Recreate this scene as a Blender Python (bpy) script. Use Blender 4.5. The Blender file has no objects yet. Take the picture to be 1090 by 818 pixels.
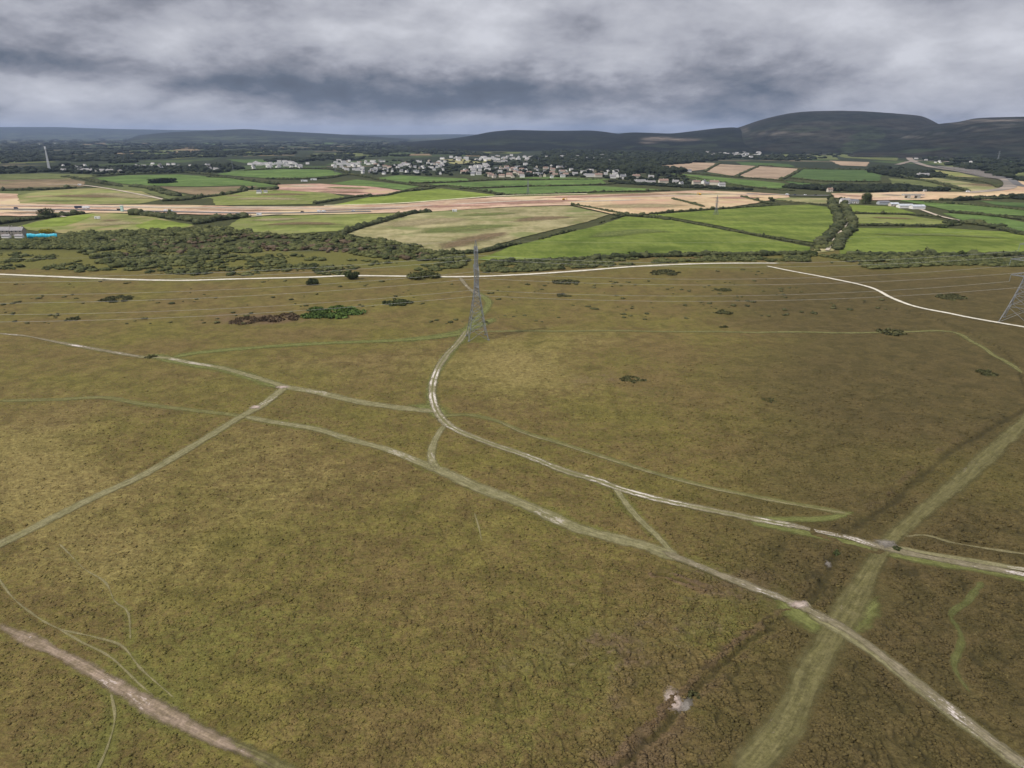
import bpy, bmesh, math, random
import numpy as np
from mathutils import Vector
from mathutils.geometry import tessellate_polygon

random.seed(7)
rng = np.random.default_rng(7)
R = math.radians
scn = bpy.context.scene
COL = scn.collection

# ------------------------------------------------------------------ camera
CAM_H = 100.0
F_PX = 778.0                    # focal length in pixels of a 1090 px wide frame
Y_HOR = 142.0
PITCH = math.atan((409.0 - Y_HOR) / F_PX)
cam_data = bpy.data.cameras.new('camera')
cam_data.sensor_width = 36.0
cam_data.lens = 36.0 * F_PX / 1090.0
cam_data.clip_start = 1.0
cam_data.clip_end = 150000.0
cam = bpy.data.objects.new('camera', cam_data)
cam.location = (0, 0, CAM_H)
cam.rotation_euler = (math.pi / 2 - PITCH, 0, 0)
COL.objects.link(cam)
scn.camera = cam

# ------------------------------------------------------------------ sky and sun
SUN_EL, SUN_AZ = R(48), R(-118)          # azimuth measured clockwise from +Y
world = bpy.data.worlds.new('World')
scn.world = world
world.use_nodes = True
wt = world.node_tree
wt.nodes.clear()


class NT:
    """small helper round a node tree"""
    def __init__(s, t):
        s.t = t

    def n(s, typ, **kw):
        nd = s.t.nodes.new(typ)
        for k, v in kw.items():
            setattr(nd, k, v)
        return nd

    def put(s, sock, v):
        if isinstance(v, bpy.types.NodeSocket):
            s.t.links.new(v, sock)
        elif isinstance(v, (tuple, list)):
            sock.default_value = tuple(v) + ((1.0,) if len(sock.default_value) == 4 and len(v) == 3 else ())
        else:
            sock.default_value = v

    def math(s, op, a, b=0.0, c=None, clamp=False):
        nd = s.n('ShaderNodeMath', operation=op)
        nd.use_clamp = clamp
        s.put(nd.inputs[0], a)
        s.put(nd.inputs[1], b)
        if c is not None:
            s.put(nd.inputs[2], c)
        return nd.outputs[0]

    def ramp(s, v, a, b, lo=0.0, hi=1.0):
        nd = s.n('ShaderNodeMapRange', interpolation_type='SMOOTHSTEP')
        s.put(nd.inputs['Value'], v)
        s.put(nd.inputs['From Min'], a)
        s.put(nd.inputs['From Max'], b)
        s.put(nd.inputs['To Min'], lo)
        s.put(nd.inputs['To Max'], hi)
        return nd.outputs[0]

    def mix(s, f, a, b, mode='MIX'):
        nd = s.n('ShaderNodeMix', data_type='RGBA', blend_type=mode)
        s.put(nd.inputs[0], f)
        s.put(nd.inputs[6], a)
        s.put(nd.inputs[7], b)
        return nd.outputs[2]

    def noise(s, vec, scale, detail=3.0, rough=0.55, dist=0.0, w=None):
        nd = s.n('ShaderNodeTexNoise')
        if w is not None:
            nd.noise_dimensions = '4D'
            s.put(nd.inputs['W'], w)
        s.put(nd.inputs['Vector'], vec)
        s.put(nd.inputs['Scale'], scale)
        s.put(nd.inputs['Detail'], detail)
        s.put(nd.inputs['Roughness'], rough)
        s.put(nd.inputs['Distortion'], dist)
        return nd.outputs['Fac']

    def vmul(s, vec, k):
        nd = s.n('ShaderNodeVectorMath', operation='MULTIPLY')
        s.put(nd.inputs[0], vec)
        s.put(nd.inputs[1], k)
        return nd.outputs[0]


w = NT(wt)
sky = w.n('ShaderNodeTexSky', sky_type='NISHITA')
sky.sun_disc = False
sky.sun_elevation = SUN_EL
sky.sun_rotation = SUN_AZ
sky.altitude = 100
sky.air_density = 1.0
bg_sky = w.n('ShaderNodeBackground')
w.put(bg_sky.inputs[0], sky.outputs[0])
bg_sky.inputs[1].default_value = 0.1
tc = w.n('ShaderNodeTexCoord')
sep = w.n('ShaderNodeSeparateXYZ')
wt.links.new(tc.outputs['Generated'], sep.inputs[0])
dx, dy, dz = sep.outputs
zz = w.math('ADD', w.math('MAXIMUM', dz, 0.0), 0.36)
px_ = w.math('DIVIDE', dx, zz)
py_ = w.math('DIVIDE', dy, zz)
comb = w.n('ShaderNodeCombineXYZ')
w.put(comb.inputs[0], px_)
w.put(comb.inputs[1], w.math('MULTIPLY', py_, 1.0))
plane = comb.outputs[0]
c_big = w.noise(plane, 1.15, 5.0, 0.5, 0.3)
c_mid = w.noise(plane, 3.3, 10.0, 0.60, 0.12, w=2.0)
el = dz
az = w.math('DIVIDE', dx, w.math('MAXIMUM', dy, 0.05))


warp1 = w.math('SUBTRACT', w.noise(plane, 2.4, 4.0, 0.55, 0.1, w=7.0), 0.5)
warp2 = w.math('SUBTRACT', w.noise(plane, 5.0, 6.0, 0.6, 0.1, w=4.0), 0.5)
az_w = w.math('ADD', az, w.math('MULTIPLY', warp1, 0.55))
el_w = w.math('ADD', el, w.math('ADD', w.math('MULTIPLY', warp2, 0.045), w.math('MULTIPLY', warp1, 0.03)))


def lobe(a0, e0, sa, se):
    """a bank of cloud round azimuth tangent a0 and elevation sine e0, its edges torn by noise"""
    u = w.math('DIVIDE', w.math('SUBTRACT', az_w, a0), sa)
    v = w.math('DIVIDE', w.math('SUBTRACT', el_w, e0), se)
    r2 = w.math('ADD', w.math('MULTIPLY', u, u), w.math('MULTIPLY', v, v))
    return w.math('EXPONENT', w.math('MULTIPLY', w.math('POWER', r2, 1.35), -1.0))


def lob(xp, yp, sx, sy):
    return lobe((xp - 545) / F_PX, (Y_HOR - yp) / F_PX * 0.98, sx / F_PX, sy / F_PX)


tone = w.math('ADD', w.math('MULTIPLY', c_big, 0.45), w.math('MULTIPLY', c_mid, 0.55))
tone = w.math('ADD', tone, w.math('MULTIPLY', w.math('SUBTRACT', tone, 0.440), 0.95))
BANKS = [(440, 104, 300, 20, -0.21), (700, 100, 190, 15, -0.10), (110, 80, 180, 8, -0.10), (250, 12, 230, 20, -0.07), (850, 62, 60, 10, -0.04),
         (500, 36, 130, 38, 0.36), (880, 62, 230, 26, 0.16), (720, 20, 200, 22, 0.08), (70, 108, 200, 14, 0.22), (760, 134, 190, 6, 0.10), (900, 108, 240, 16, 0.06), (1000, 80, 160, 10, 0.05),
         (1060, 22, 90, 20, 0.17), (60, 40, 90, 10, 0.07), (200, 60, 130, 11, 0.08), (760, 30, 170, 20, 0.05), (330, 50, 100, 10, 0.04)]
for (x_, y_, sx_, sy_, k_) in BANKS:
    tone = w.math('ADD', tone, w.math('MULTIPLY', lob(x_, y_, sx_, sy_), k_))
cr = w.n('ShaderNodeValToRGB')
w.put(cr.inputs[0], tone)
els = cr.color_ramp.elements
els[0].position = 0.20
els[0].color = (0.092, 0.108, 0.140, 1)
els[1].position = 0.90
els[1].color = (0.60, 0.612, 0.665, 1)
for p_, c_ in ((0.34, (0.115, 0.138, 0.180, 1)), (0.50, (0.245, 0.256, 0.300, 1)), (0.62, (0.378, 0.388, 0.440, 1)), (0.76, (0.480, 0.490, 0.540, 1))):
    e_ = els.new(p_)
    e_.color = c_
bg_cl = w.n('ShaderNodeBackground')
# the layer is brighter overhead, where it is seen through less cloud
w.put(bg_cl.inputs[0], cr.outputs[0])
w.put(bg_cl.inputs[1], w.ramp(dz, 0.25, 0.8, 0.84, 2.05))
mixw = w.n('ShaderNodeMixShader')
w.put(mixw.inputs[0], w.ramp(c_mid, 0.72, 0.88, 1.0, 0.75))
wt.links.new(bg_sky.outputs[0], mixw.inputs[1])
wt.links.new(bg_cl.outputs[0], mixw.inputs[2])
wo = w.n('ShaderNodeOutputWorld')
wt.links.new(mixw.outputs[0], wo.inputs[0])

sun_d = bpy.data.lights.new('sun', 'SUN')
sun_d.energy = 2.8
sun_d.angle = R(3)
sun_d.color = (1.0, 0.95, 0.87)
sun = bpy.data.objects.new('sun', sun_d)
sdir = Vector((math.sin(SUN_AZ) * math.cos(SUN_EL), math.cos(SUN_AZ) * math.cos(SUN_EL), math.sin(SUN_EL)))
sun.rotation_euler = (-sdir).to_track_quat('-Z', 'Y').to_euler()
sun.location = (0, 0, 400)
COL.objects.link(sun)

scn.view_settings.view_transform = 'Standard'
scn.view_settings.look = 'None'
scn.view_settings.exposure = 0.35
scn.view_settings.gamma = 1.0
scn.view_settings.use_curve_mapping = False
scn.cycles.max_bounces = 4
scn.cycles.diffuse_bounces = 2
scn.cycles.glossy_bounces = 1
scn.cycles.transmission_bounces = 1
scn.cycles.volume_bounces = 0
scn.cycles.transparent_max_bounces = 12
scn.cycles.caustics_reflective = False
scn.cycles.caustics_refractive = False
scn.cycles.use_denoising = True

# ------------------------------------------------------------------ projection of photo measurements on to the ground
SP, CP = math.sin(PITCH), math.cos(PITCH)


def ray(x, y):
    a, b = (x - 545.0) / F_PX, (409.0 - y) / F_PX
    return np.array([a, CP + b * SP, -SP + b * CP])


def P(x, y, z=0.0):
    d = ray(x, y)
    t = (z - CAM_H) / d[2]
    return (d[0] * t, d[1] * t)


def to_px(X, Y, Z):
    dz_ = Z - CAM_H
    depth = Y * CP - dz_ * SP
    return 545 + F_PX * X / depth, 409 - F_PX * (Y * SP + dz_ * CP) / depth


# ------------------------------------------------------------------ numpy noise
def _h(ix, iy, s):
    n = (ix.astype(np.int64) * 374761393 + iy.astype(np.int64) * 668265263 + s * 1442695041) & 0xFFFFFFFF
    n = ((n ^ (n >> 13)) * 1274126177) & 0xFFFFFFFF
    n = (n ^ (n >> 16)) & 0xFFFFFFFF
    return n / 4294967295.0


def vnoise(x, y, s=0):
    ix, iy = np.floor(x), np.floor(y)
    fx, fy = x - ix, y - iy
    fx, fy = fx * fx * (3 - 2 * fx), fy * fy * (3 - 2 * fy)
    a, b = _h(ix, iy, s), _h(ix + 1, iy, s)
    c, d = _h(ix, iy + 1, s), _h(ix + 1, iy + 1, s)
    return (a + (b - a) * fx) * (1 - fy) + (c + (d - c) * fx) * fy


def fbm(x, y, o=4, s=0):
    v, a, t = 0, 1.0, 0.0
    for i in range(o):
        v = v + a * vnoise(x * 2 ** i + 17.3 * i, y * 2 ** i - 9.1 * i, s + i)
        t += a
        a *= 0.5
    return v / t


def worley_edge(x, y, s=0):
    ix, iy = np.floor(x), np.floor(y)
    f1 = np.full(x.shape, 9.0)
    f2 = np.full(x.shape, 9.0)
    for i in (-1, 0, 1):
        for j in (-1, 0, 1):
            cx, cy = ix + i, iy + j
            ddx = cx + _h(cx, cy, s) - x
            ddy = cy + _h(cx, cy, s + 5) - y
            d = np.sqrt(ddx * ddx + ddy * ddy)
            f2 = np.where(d < f1, f1, np.minimum(f2, d))
            f1 = np.minimum(f1, d)
    return f2 - f1


def sstep(a, b, v):
    t = np.clip((v - a) / (b - a), 0, 1)
    return t * t * (3 - 2 * t)


def macro(x, y):
    """broad swell of the heath; dead level beyond the gravel track"""
    r = np.hypot(x, y)
    return (fbm(x / 120.0, y / 120.0, 2, 40) - 0.5) * 3.0 * (1 - sstep(330, 470, r)) * sstep(30, 90, r)


# ------------------------------------------------------------------ scene helpers
def props(o, label=None, cat=None, group=None, kind=None):
    if label:
        o['label'] = label
    if cat:
        o['category'] = cat
    if group:
        o['group'] = group
    if kind:
        o['kind'] = kind
    return o


def link(name, me, mat=None, parent=None, loc=None):
    o = bpy.data.objects.new(name, me)
    COL.objects.link(o)
    if mat is not None:
        me.materials.append(mat)
    if parent is not None:
        o.parent = parent
    if loc is not None:
        o.location = loc
    return o


def empty(name, loc, rz=0.0):
    o = bpy.data.objects.new(name, None)
    o.empty_display_size = 1
    COL.objects.link(o)
    o.location = loc
    o.rotation_euler = (0, 0, rz)
    return o


def mesh_np(name, V, Fc, attrs=None, uv=None, smooth=False):
    """V (n,3); Fc list of equal arity arrays (m,k)"""
    V = np.asarray(V, dtype=np.float32)
    Fc = np.asarray(Fc, dtype=np.int32)
    me = bpy.data.meshes.new(name)
    m, k = Fc.shape
    me.vertices.add(len(V))
    me.vertices.foreach_set('co', V.ravel())
    me.loops.add(m * k)
    me.loops.foreach_set('vertex_index', Fc.ravel())
    me.polygons.add(m)
    me.polygons.foreach_set('loop_start', np.arange(0, m * k, k, dtype=np.int32))
    if smooth:
        me.polygons.foreach_set('use_smooth', np.ones(m, dtype=bool))
    me.update(calc_edges=True)
    if attrs:
        for an, av in attrs.items():
            av = np.asarray(av, dtype=np.float32)
            if av.ndim == 1:
                a = me.attributes.new(an, 'FLOAT', 'POINT')
                a.data.foreach_set('value', av)
            else:
                a = me.attributes.new(an, 'FLOAT_VECTOR', 'POINT')
                a.data.foreach_set('vector', av.ravel())
    return me


# ------------------------------------------------------------------ materials
def new_mat(name):
    m = bpy.data.materials.new(name)
    m.use_nodes = True
    m.node_tree.nodes.clear()
    return m, NT(m.node_tree)


def finish(m, t, col, rough=0.9, bump=None, bdist=0.2, bstr=0.6, alpha=None, metal=0.0, spec=0.25):
    b = t.n('ShaderNodeBsdfPrincipled')
    t.put(b.inputs['Base Color'], col)
    t.put(b.inputs['Roughness'], rough)
    t.put(b.inputs['Metallic'], metal)
    t.put(b.inputs['Specular IOR Level'], spec)
    if bump is not None:
        bn = t.n('ShaderNodeBump')
        bn.inputs['Strength'].default_value = bstr
        bn.inputs['Distance'].default_value = bdist
        t.put(bn.inputs['Height'], bump)
        t.t.links.new(bn.outputs[0], b.inputs['Normal'])
    if alpha is not None:
        t.put(b.inputs['Alpha'], alpha)
    o = t.n('ShaderNodeOutputMaterial')
    t.t.links.new(b.outputs[0], o.inputs[0])
    return m


def pos(t):
    return t.n('ShaderNodeTexCoord').outputs['Object']


def gpos(t):
    return t.n('ShaderNodeNewGeometry').outputs['Position']


def attr(t, name, out='Fac'):
    nd = t.n('ShaderNodeAttribute')
    nd.attribute_name = name
    return nd.outputs[out]


def mat_plain(name, c, rough=0.8, var=0.12, scale=0.8, metal=0.0):
    m, t = new_mat(name)
    n = t.noise(gpos(t), scale, 3)
    col = t.mix(t.ramp(n, 0.3, 0.7), tuple(v * (1 - var) for v in c), tuple(min(1, v * (1 + var)) for v in c))
    return finish(m, t, col, rough, metal=metal)


def mat_foliage(name, c, c2=None, scale=0.5):
    m, t = new_mat(name)
    c2 = c2 or tuple(v * 1.9 for v in c)
    p = gpos(t)
    tone_ = attr(t, 'tone')
    n = t.noise(p, scale, 4, 0.65)
    f = t.math('ADD', t.math('MULTIPLY', tone_, 0.6), t.math('MULTIPLY', n, 0.8))
    col = t.mix(t.ramp(f, 0.3, 1.05), c, c2)
    h = t.noise(p, 1.6, 3, 0.7)
    return finish(m, t, col, 0.85, h, 0.6, 0.9, spec=0.15)


def ground_material():
    m, t = new_mat('heath_and_farmland')
    p = gpos(t)
    dry, green, dark, purple = attr(t, 'dry'), attr(t, 'green'), attr(t, 'dark'), attr(t, 'purple')
    crack, far = attr(t, 'crack'), attr(t, 'far')
    n50 = t.noise(p, 0.022, 4, 0.6)
    n8 = t.noise(p, 0.13, 5, 0.62, 0.6)
    n2 = t.noise(p, 0.55, 4, 0.65, 0.4)
    n1 = t.noise(p, 2.6, 4, 0.7)
    st = t.noise(t.vmul(p, (0.55, 1.5, 1.0)), 0.9, 4, 0.7, 0.8)
    brown = t.mix(t.ramp(n8, 0.32, 0.68), (0.118, 0.090, 0.035), (0.168, 0.128, 0.050))
    olive = t.mix(t.ramp(n8, 0.3, 0.7), (0.108, 0.099, 0.028), (0.172, 0.155, 0.041))
    straw = t.mix(t.ramp(n2, 0.3, 0.7), (0.200, 0.163, 0.058), (0.297, 0.248, 0.097))
    grass = t.mix(t.ramp(n2, 0.3, 0.7), (0.100, 0.104, 0.026), (0.150, 0.152, 0.042))
    deep = t.mix(t.ramp(n2, 0.3, 0.7), (0.060, 0.062, 0.024), (0.092, 0.086, 0.032))
    heather = t.mix(t.ramp(n2, 0.35, 0.7), (0.110, 0.074, 0.042), (0.165, 0.112, 0.078))
    col = t.mix(t.ramp(t.math('ADD', n50, t.math('MULTIPLY', t.math('SUBTRACT', n2, 0.5), 0.9)), 0.30, 0.70), brown, olive)
    jit = t.math('MULTIPLY', t.math('SUBTRACT', t.math('ADD', n2, n8), 1.0), 0.8)
    col = t.mix(t.ramp(t.math('ADD', dry, jit), 0.25, 0.95, 0, 0.75), col, straw)
    col = t.mix(t.ramp(t.math('ADD', green, jit), 0.3, 0.9, 0, 0.85), col, grass)
    col = t.mix(t.ramp(t.math('ADD', dark, jit), 0.3, 0.9, 0, 0.85), col, deep)
    col = t.mix(t.ramp(t.math('ADD', purple, t.math('MULTIPLY', jit, 1.3)), 0.35, 0.85, 0, 0.75), col, heather)
    # fine tussocks: single stems and clumps, lighter tips and dark hollows
    fine = t.math('ADD', t.math('MULTIPLY', n1, 0.5), t.math('MULTIPLY', st, 0.5))
    k = t.ramp(fine, 0.34, 0.66, 0.66, 1.36)
    heath = t.mix(t.ramp(n8, 0.3, 0.7), (0.066, 0.056, 0.022), (0.104, 0.082, 0.034))  # dense heather brown, its dark tone also standing in for cloud shade
    col = t.mix(t.ramp(t.math('ADD', attr(t, 'heather'), t.math('MULTIPLY', jit, 0.5)), 0.1, 1.1, 0, 0.9), col, heath)  # heather attribute: real cover plus painted cloud shade
    kk = t.n('ShaderNodeCombineColor')
    for i in range(3):
        t.put(kk.inputs[i], k)
    col = t.mix(1.0, col, kk.outputs[0], 'MULTIPLY')
    tips = t.ramp(t.noise(p, 1.15, 2, 0.5, 0.3), 0.66, 0.74, 0, 0.45)
    col = t.mix(tips, col, straw)
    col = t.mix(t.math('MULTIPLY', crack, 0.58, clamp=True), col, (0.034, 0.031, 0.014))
    col = t.mix(1.0, col, (0.985, 0.935, 0.905), 'MULTIPLY')
    # land beyond the heath: rough pasture, then dull patchwork
    fw = t.n('ShaderNodeTexVoronoi', feature='F1')
    t.put(fw.inputs['Vector'], t.vmul(p, (1.0, 0.6, 1.0)))
    t.put(fw.inputs['Scale'], 0.004)
    fs = t.n('ShaderNodeSeparateColor')
    t.t.links.new(fw.outputs['Color'], fs.inputs[0])
    rough_ = t.mix(t.ramp(n8, 0.3, 0.7), (0.040, 0.046, 0.018), (0.075, 0.076, 0.028))
    patch = t.mix(t.ramp(fs.outputs[0], 0.72, 0.8), (0.030, 0.038, 0.018), (0.060, 0.085, 0.028))
    patch = t.mix(t.ramp(fs.outputs[1], 0.86, 0.9), patch, (0.12, 0.10, 0.06))
    patch = t.mix(t.ramp(t.noise(p, 0.006, 3), 0.42, 0.62), patch, (0.028, 0.034, 0.018))
    fe = t.n('ShaderNodeSeparateXYZ')
    t.t.links.new(p, fe.inputs[0])
    farcol = t.mix(t.ramp(fe.outputs[1], 1500, 2300), rough_, patch)
    col = t.mix(far, col, farcol)
    h = t.math('ADD', t.math('MULTIPLY', n1, 0.5), t.math('MULTIPLY', n2, 1.2))
    h = t.math('ADD', h, t.math('MULTIPLY', st, 0.6))
    return finish(m, t, col, 0.95, h, 0.55, 0.85, spec=0.1)


def mat_path(name, c1, c2, stone=None, stone_amt=0.0, ruts=False, edge=0.5, greenmid=None, streak=1.0, gaps=0.0, top=1.0):
    m, t = new_mat(name)
    uv = t.n('ShaderNodeUVMap')
    uv.uv_map = 'UVMap'
    s = t.n('ShaderNodeSeparateXYZ')
    t.t.links.new(uv.outputs[0], s.inputs[0])
    u, v = s.outputs[0], s.outputs[1]
    p = gpos(t)
    a = t.math('ABSOLUTE', u)
    n = t.noise(p, 0.35, 4, 0.65)
    nf = t.noise(p, 1.8, 4, 0.7)
    col = t.mix(t.ramp(n, 0.32, 0.68), c1, c2)
    kk = t.n('ShaderNodeCombineColor')
    k = t.ramp(nf, 0.3, 0.7, 0.75, 1.25)
    for i in range(3):
        t.put(kk.inputs[i], k)
    col = t.mix(1.0, col, kk.outputs[0], 'MULTIPLY')
    lv = t.n('ShaderNodeCombineXYZ')
    t.put(lv.inputs[0], t.math('MULTIPLY', u, 4.5))
    t.put(lv.inputs[1], t.math('MULTIPLY', v, 0.09))
    k2 = t.n('ShaderNodeCombineColor')
    lk = t.ramp(t.noise(lv.outputs[0], 1.0, 5, 0.7), 0.3, 0.7, 0.72, 1.28)
    for i in range(3):
        t.put(k2.inputs[i], lk)
    col = t.mix(1.0, col, k2.outputs[0], 'MULTIPLY')
    if greenmid:
        col = t.mix(t.ramp(a, 0.05, 0.3, 0.8, 0.0), col, greenmid)
    if stone:
        cv = t.n('ShaderNodeCombineXYZ')
        t.put(cv.inputs[0], t.math('MULTIPLY', u, 3.2))
        t.put(cv.inputs[1], t.math('MULTIPLY', v, 0.30 * streak))
        sn = t.math('ADD', t.math('MULTIPLY', t.noise(cv.outputs[0], 1.0, 4, 0.65), 0.62), t.math('MULTIPLY', t.noise(p, 2.2, 4, 0.75), 0.38))
        gate = t.noise(p, 0.045, 2)
        lim = 0.62 - 0.25 * stone_amt
        f = t.ramp(t.math('ADD', sn, t.math('MULTIPLY', t.math('SUBTRACT', gate, 0.5), 0.9)), lim, lim + 0.10)
        if ruts:
            rr = t.math('ABSOLUTE', t.math('SUBTRACT', a, 0.42))
            f = t.math('MULTIPLY', f, t.ramp(rr, 0.10, 0.34, 1.0, 0.0))
        else:
            f = t.math('MULTIPLY', f, t.ramp(a, 0.45, 0.8, 1.0, 0.0))
        col = t.mix(f, col, stone)
    e = t.math('ADD', a, t.math('MULTIPLY', t.math('SUBTRACT', t.noise(p, 0.45, 5, 0.7), 0.5), 1.3 * edge))
    e = t.math('ADD', e, t.math('MULTIPLY', t.math('SUBTRACT', nf, 0.5), 0.5 * edge))
    e = t.math('ADD', e, t.math('MULTIPLY', t.math('SUBTRACT', 1.0, attr(t, 'endf')), 1.1))
    if gaps:
        e = t.math('ADD', e, t.math('MULTIPLY', t.math('SUBTRACT', t.noise(p, 0.10, 3, 0.6), 0.62 - gaps), 3.0))
    al = t.ramp(e, 0.80 - 0.60 * edge, 1.05, top, 0.0)
    return finish(m, t, col, 0.95, nf, 0.12, 0.5, alpha=al, spec=0.1)


def mat_field(name, c1, c2, scale=0.02, streak=(0.25, 2.0), c3=None, c3lo=0.6):
    m, t = new_mat(name)
    p = gpos(t)
    n = t.noise(p, scale, 5, 0.6, 0.5)
    rows = t.noise(t.vmul(p, (streak[0], streak[1], 1.0)), scale * 2.0, 4, 0.65)
    fn = t.noise(p, scale * 14, 3, 0.7)
    fn2 = t.noise(t.vmul(p, (1.0, 0.35, 1.0)), scale * 5, 4, 0.7)
    f = t.math('ADD', t.math('MULTIPLY', n, 0.32), t.math('ADD', t.math('MULTIPLY', rows, 0.22), t.math('ADD', t.math('MULTIPLY', fn, 0.18), t.math('MULTIPLY', fn2, 0.28))))
    c1 = tuple(v * 0.90 for v in c1)
    c2 = tuple(v * 1.08 for v in c2)
    col = t.mix(t.ramp(f, 0.42, 0.58), c1, c2)
    kk = t.n('ShaderNodeCombineColor')
    blot = t.noise(t.vmul(p, (0.6, 1.5, 1.0)), scale * 0.6, 4, 0.6, 0.5, w=9.1)
    k = t.ramp(blot, 0.3, 0.7, 0.80, 1.20)
    for i in range(3):
        t.put(kk.inputs[i], k)
    col = t.mix(1.0, col, kk.outputs[0], 'MULTIPLY')
    if c3:
        col = t.mix(t.ramp(t.noise(p, scale * 0.9, 4, 0.6, 0.4, w=3.3), c3lo - 0.08, c3lo + 0.06, 0, 0.85), col, c3)
    return finish(m, t, col, 0.95, fn, 0.2, 0.4, spec=0.1)


M = {}
M['ground'] = ground_material()
M['path_grass'] = mat_path('path_short_grass', (0.170, 0.155, 0.072), (0.235, 0.210, 0.110), (0.42, 0.37, 0.29), 0.05, edge=0.6, top=0.9)
M['path_faint'] = mat_path('path_faint_grass', (0.140, 0.134, 0.048), (0.190, 0.176, 0.070), edge=0.8, top=0.8)
M['path_green'] = mat_path('path_green_verge', (0.132, 0.142, 0.042), (0.180, 0.184, 0.062), edge=0.9, top=0.82)
M['swathe'] = mat_path('mown_swathe', (0.110, 0.098, 0.038), (0.148, 0.130, 0.056), (0.22, 0.18, 0.13), -0.2, edge=0.7, top=0.92)
M['track'] = mat_path('worn_track', (0.170, 0.150, 0.080), (0.235, 0.205, 0.125), (0.58, 0.52, 0.45), 0.30, ruts=True, greenmid=(0.135, 0.130, 0.048), edge=0.6)
M['stony'] = mat_path('stony_path', (0.165, 0.142, 0.080), (0.225, 0.190, 0.125), (0.60, 0.53, 0.48), 0.16, edge=0.75, top=0.95)
M['pink'] = mat_path('pink_gravel_path', (0.185, 0.142, 0.088), (0.285, 0.215, 0.155), (0.50, 0.41, 0.35), 0.20, edge=0.85, top=0.95)
M['gravel'] = mat_path('white_gravel', (0.50, 0.46, 0.36), (0.66, 0.61, 0.50), edge=0.35)
M['trail'] = mat_path('sheep_trail', (0.205, 0.180, 0.088), (0.285, 0.245, 0.130), edge=0.9, gaps=0.16, top=0.7)
M['trail_green'] = mat_path('trail_green', (0.110, 0.118, 0.036), (0.150, 0.156, 0.054), edge=1.0, gaps=0.12, top=0.6)
M['bare'] = mat_path('bare_sand', (0.36, 0.28, 0.23), (0.54, 0.44, 0.37), edge=1.1)
M['wet'] = mat_path('wet_clay', (0.16, 0.14, 0.115), (0.26, 0.23, 0.195), edge=1.0, top=0.85)
M['ditch'] = mat_path('ditch_plants', (0.024, 0.026, 0.012), (0.055, 0.045, 0.022), edge=1.0, gaps=0.15, top=0.85)
M['bank_'] = mat_path('heather_bank', (0.125, 0.082, 0.042), (0.175, 0.118, 0.068), edge=1.0, gaps=0.12, top=0.7)

GREEN = {
    'grass_bright': ((0.100, 0.138, 0.020), (0.150, 0.180, 0.036)),
    'grass_lime': ((0.140, 0.185, 0.026), (0.185, 0.225, 0.045)),
    'grass_far': ((0.076, 0.128, 0.028), (0.115, 0.168, 0.045)),
    'grass_deep': ((0.050, 0.088, 0.024), (0.075, 0.115, 0.034)),
    'grass_olive': ((0.140, 0.170, 0.038), (0.205, 0.215, 0.065)),
    'grass_dull': ((0.090, 0.108, 0.034), (0.130, 0.140, 0.050)),
}
for k_, (a_, b_) in GREEN.items():
    M[k_] = mat_field(k_, a_, b_, c3=(0.19, 0.19, 0.07) if k_ == 'grass_olive' else None)
M['hay'] = mat_field('hay_grass', (0.225, 0.205, 0.085), (0.330, 0.285, 0.150), 0.016, (0.5, 1.6), (0.150, 0.175, 0.055), 0.55)
M['hay_green'] = mat_field('hay_and_grass', (0.165, 0.190, 0.048), (0.235, 0.230, 0.085), 0.02, (0.3, 1.5), (0.31, 0.24, 0.12), 0.58)
M['rust'] = mat_field('rust_grass', (0.150, 0.095, 0.040), (0.215, 0.150, 0.070), 0.04, (0.5, 1.2), (0.17, 0.17, 0.06), 0.62)
M['plough'] = mat_field('ploughed_soil', (0.282, 0.204, 0.133), (0.354, 0.259, 0.177), 0.01, (0.4, 3.0))
M['soil_brown'] = mat_field('brown_stubble', (0.150, 0.110, 0.062), (0.225, 0.165, 0.095), 0.012, (0.3, 3.0), (0.13, 0.13, 0.05), 0.6)
M['pink_soil'] = mat_field('pink_subsoil', (0.332, 0.193, 0.139), (0.442, 0.287, 0.216), 0.012, (0.3, 3.0), (0.420, 0.320, 0.177), 0.58)
M['earthwork'] = mat_field('stripped_earth', (0.414, 0.262, 0.168), (0.525, 0.375, 0.262), 0.010, (0.15, 4.0), (0.537, 0.425, 0.246), 0.55)
M['earth_gold'] = mat_field('golden_fill', (0.415, 0.301, 0.164), (0.513, 0.382, 0.229), 0.010, (0.2, 3.0), (0.470, 0.295, 0.197), 0.55)
M['asphalt'] = mat_field('asphalt_old', (0.115, 0.110, 0.108), (0.165, 0.158, 0.150), 0.02, (0.2, 3.0))
M['haul'] = mat_field('haul_road', (0.390, 0.325, 0.247), (0.507, 0.423, 0.325), 0.012, (0.3, 2.0), (0.260, 0.247, 0.208), 0.6)
M['rubble'] = mat_field('rubble_road', (0.235, 0.190, 0.150), (0.330, 0.270, 0.215), 0.012, (0.3, 2.0), (0.16, 0.15, 0.13), 0.52)
M['sandstrip'] = mat_field('pale_sand', (0.48, 0.42, 0.27), (0.60, 0.54, 0.37), 0.03, (0.3, 2.0))
M['paint'] = mat_plain('road_paint', (0.75, 0.74, 0.7), 0.6, 0.1)

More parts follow.
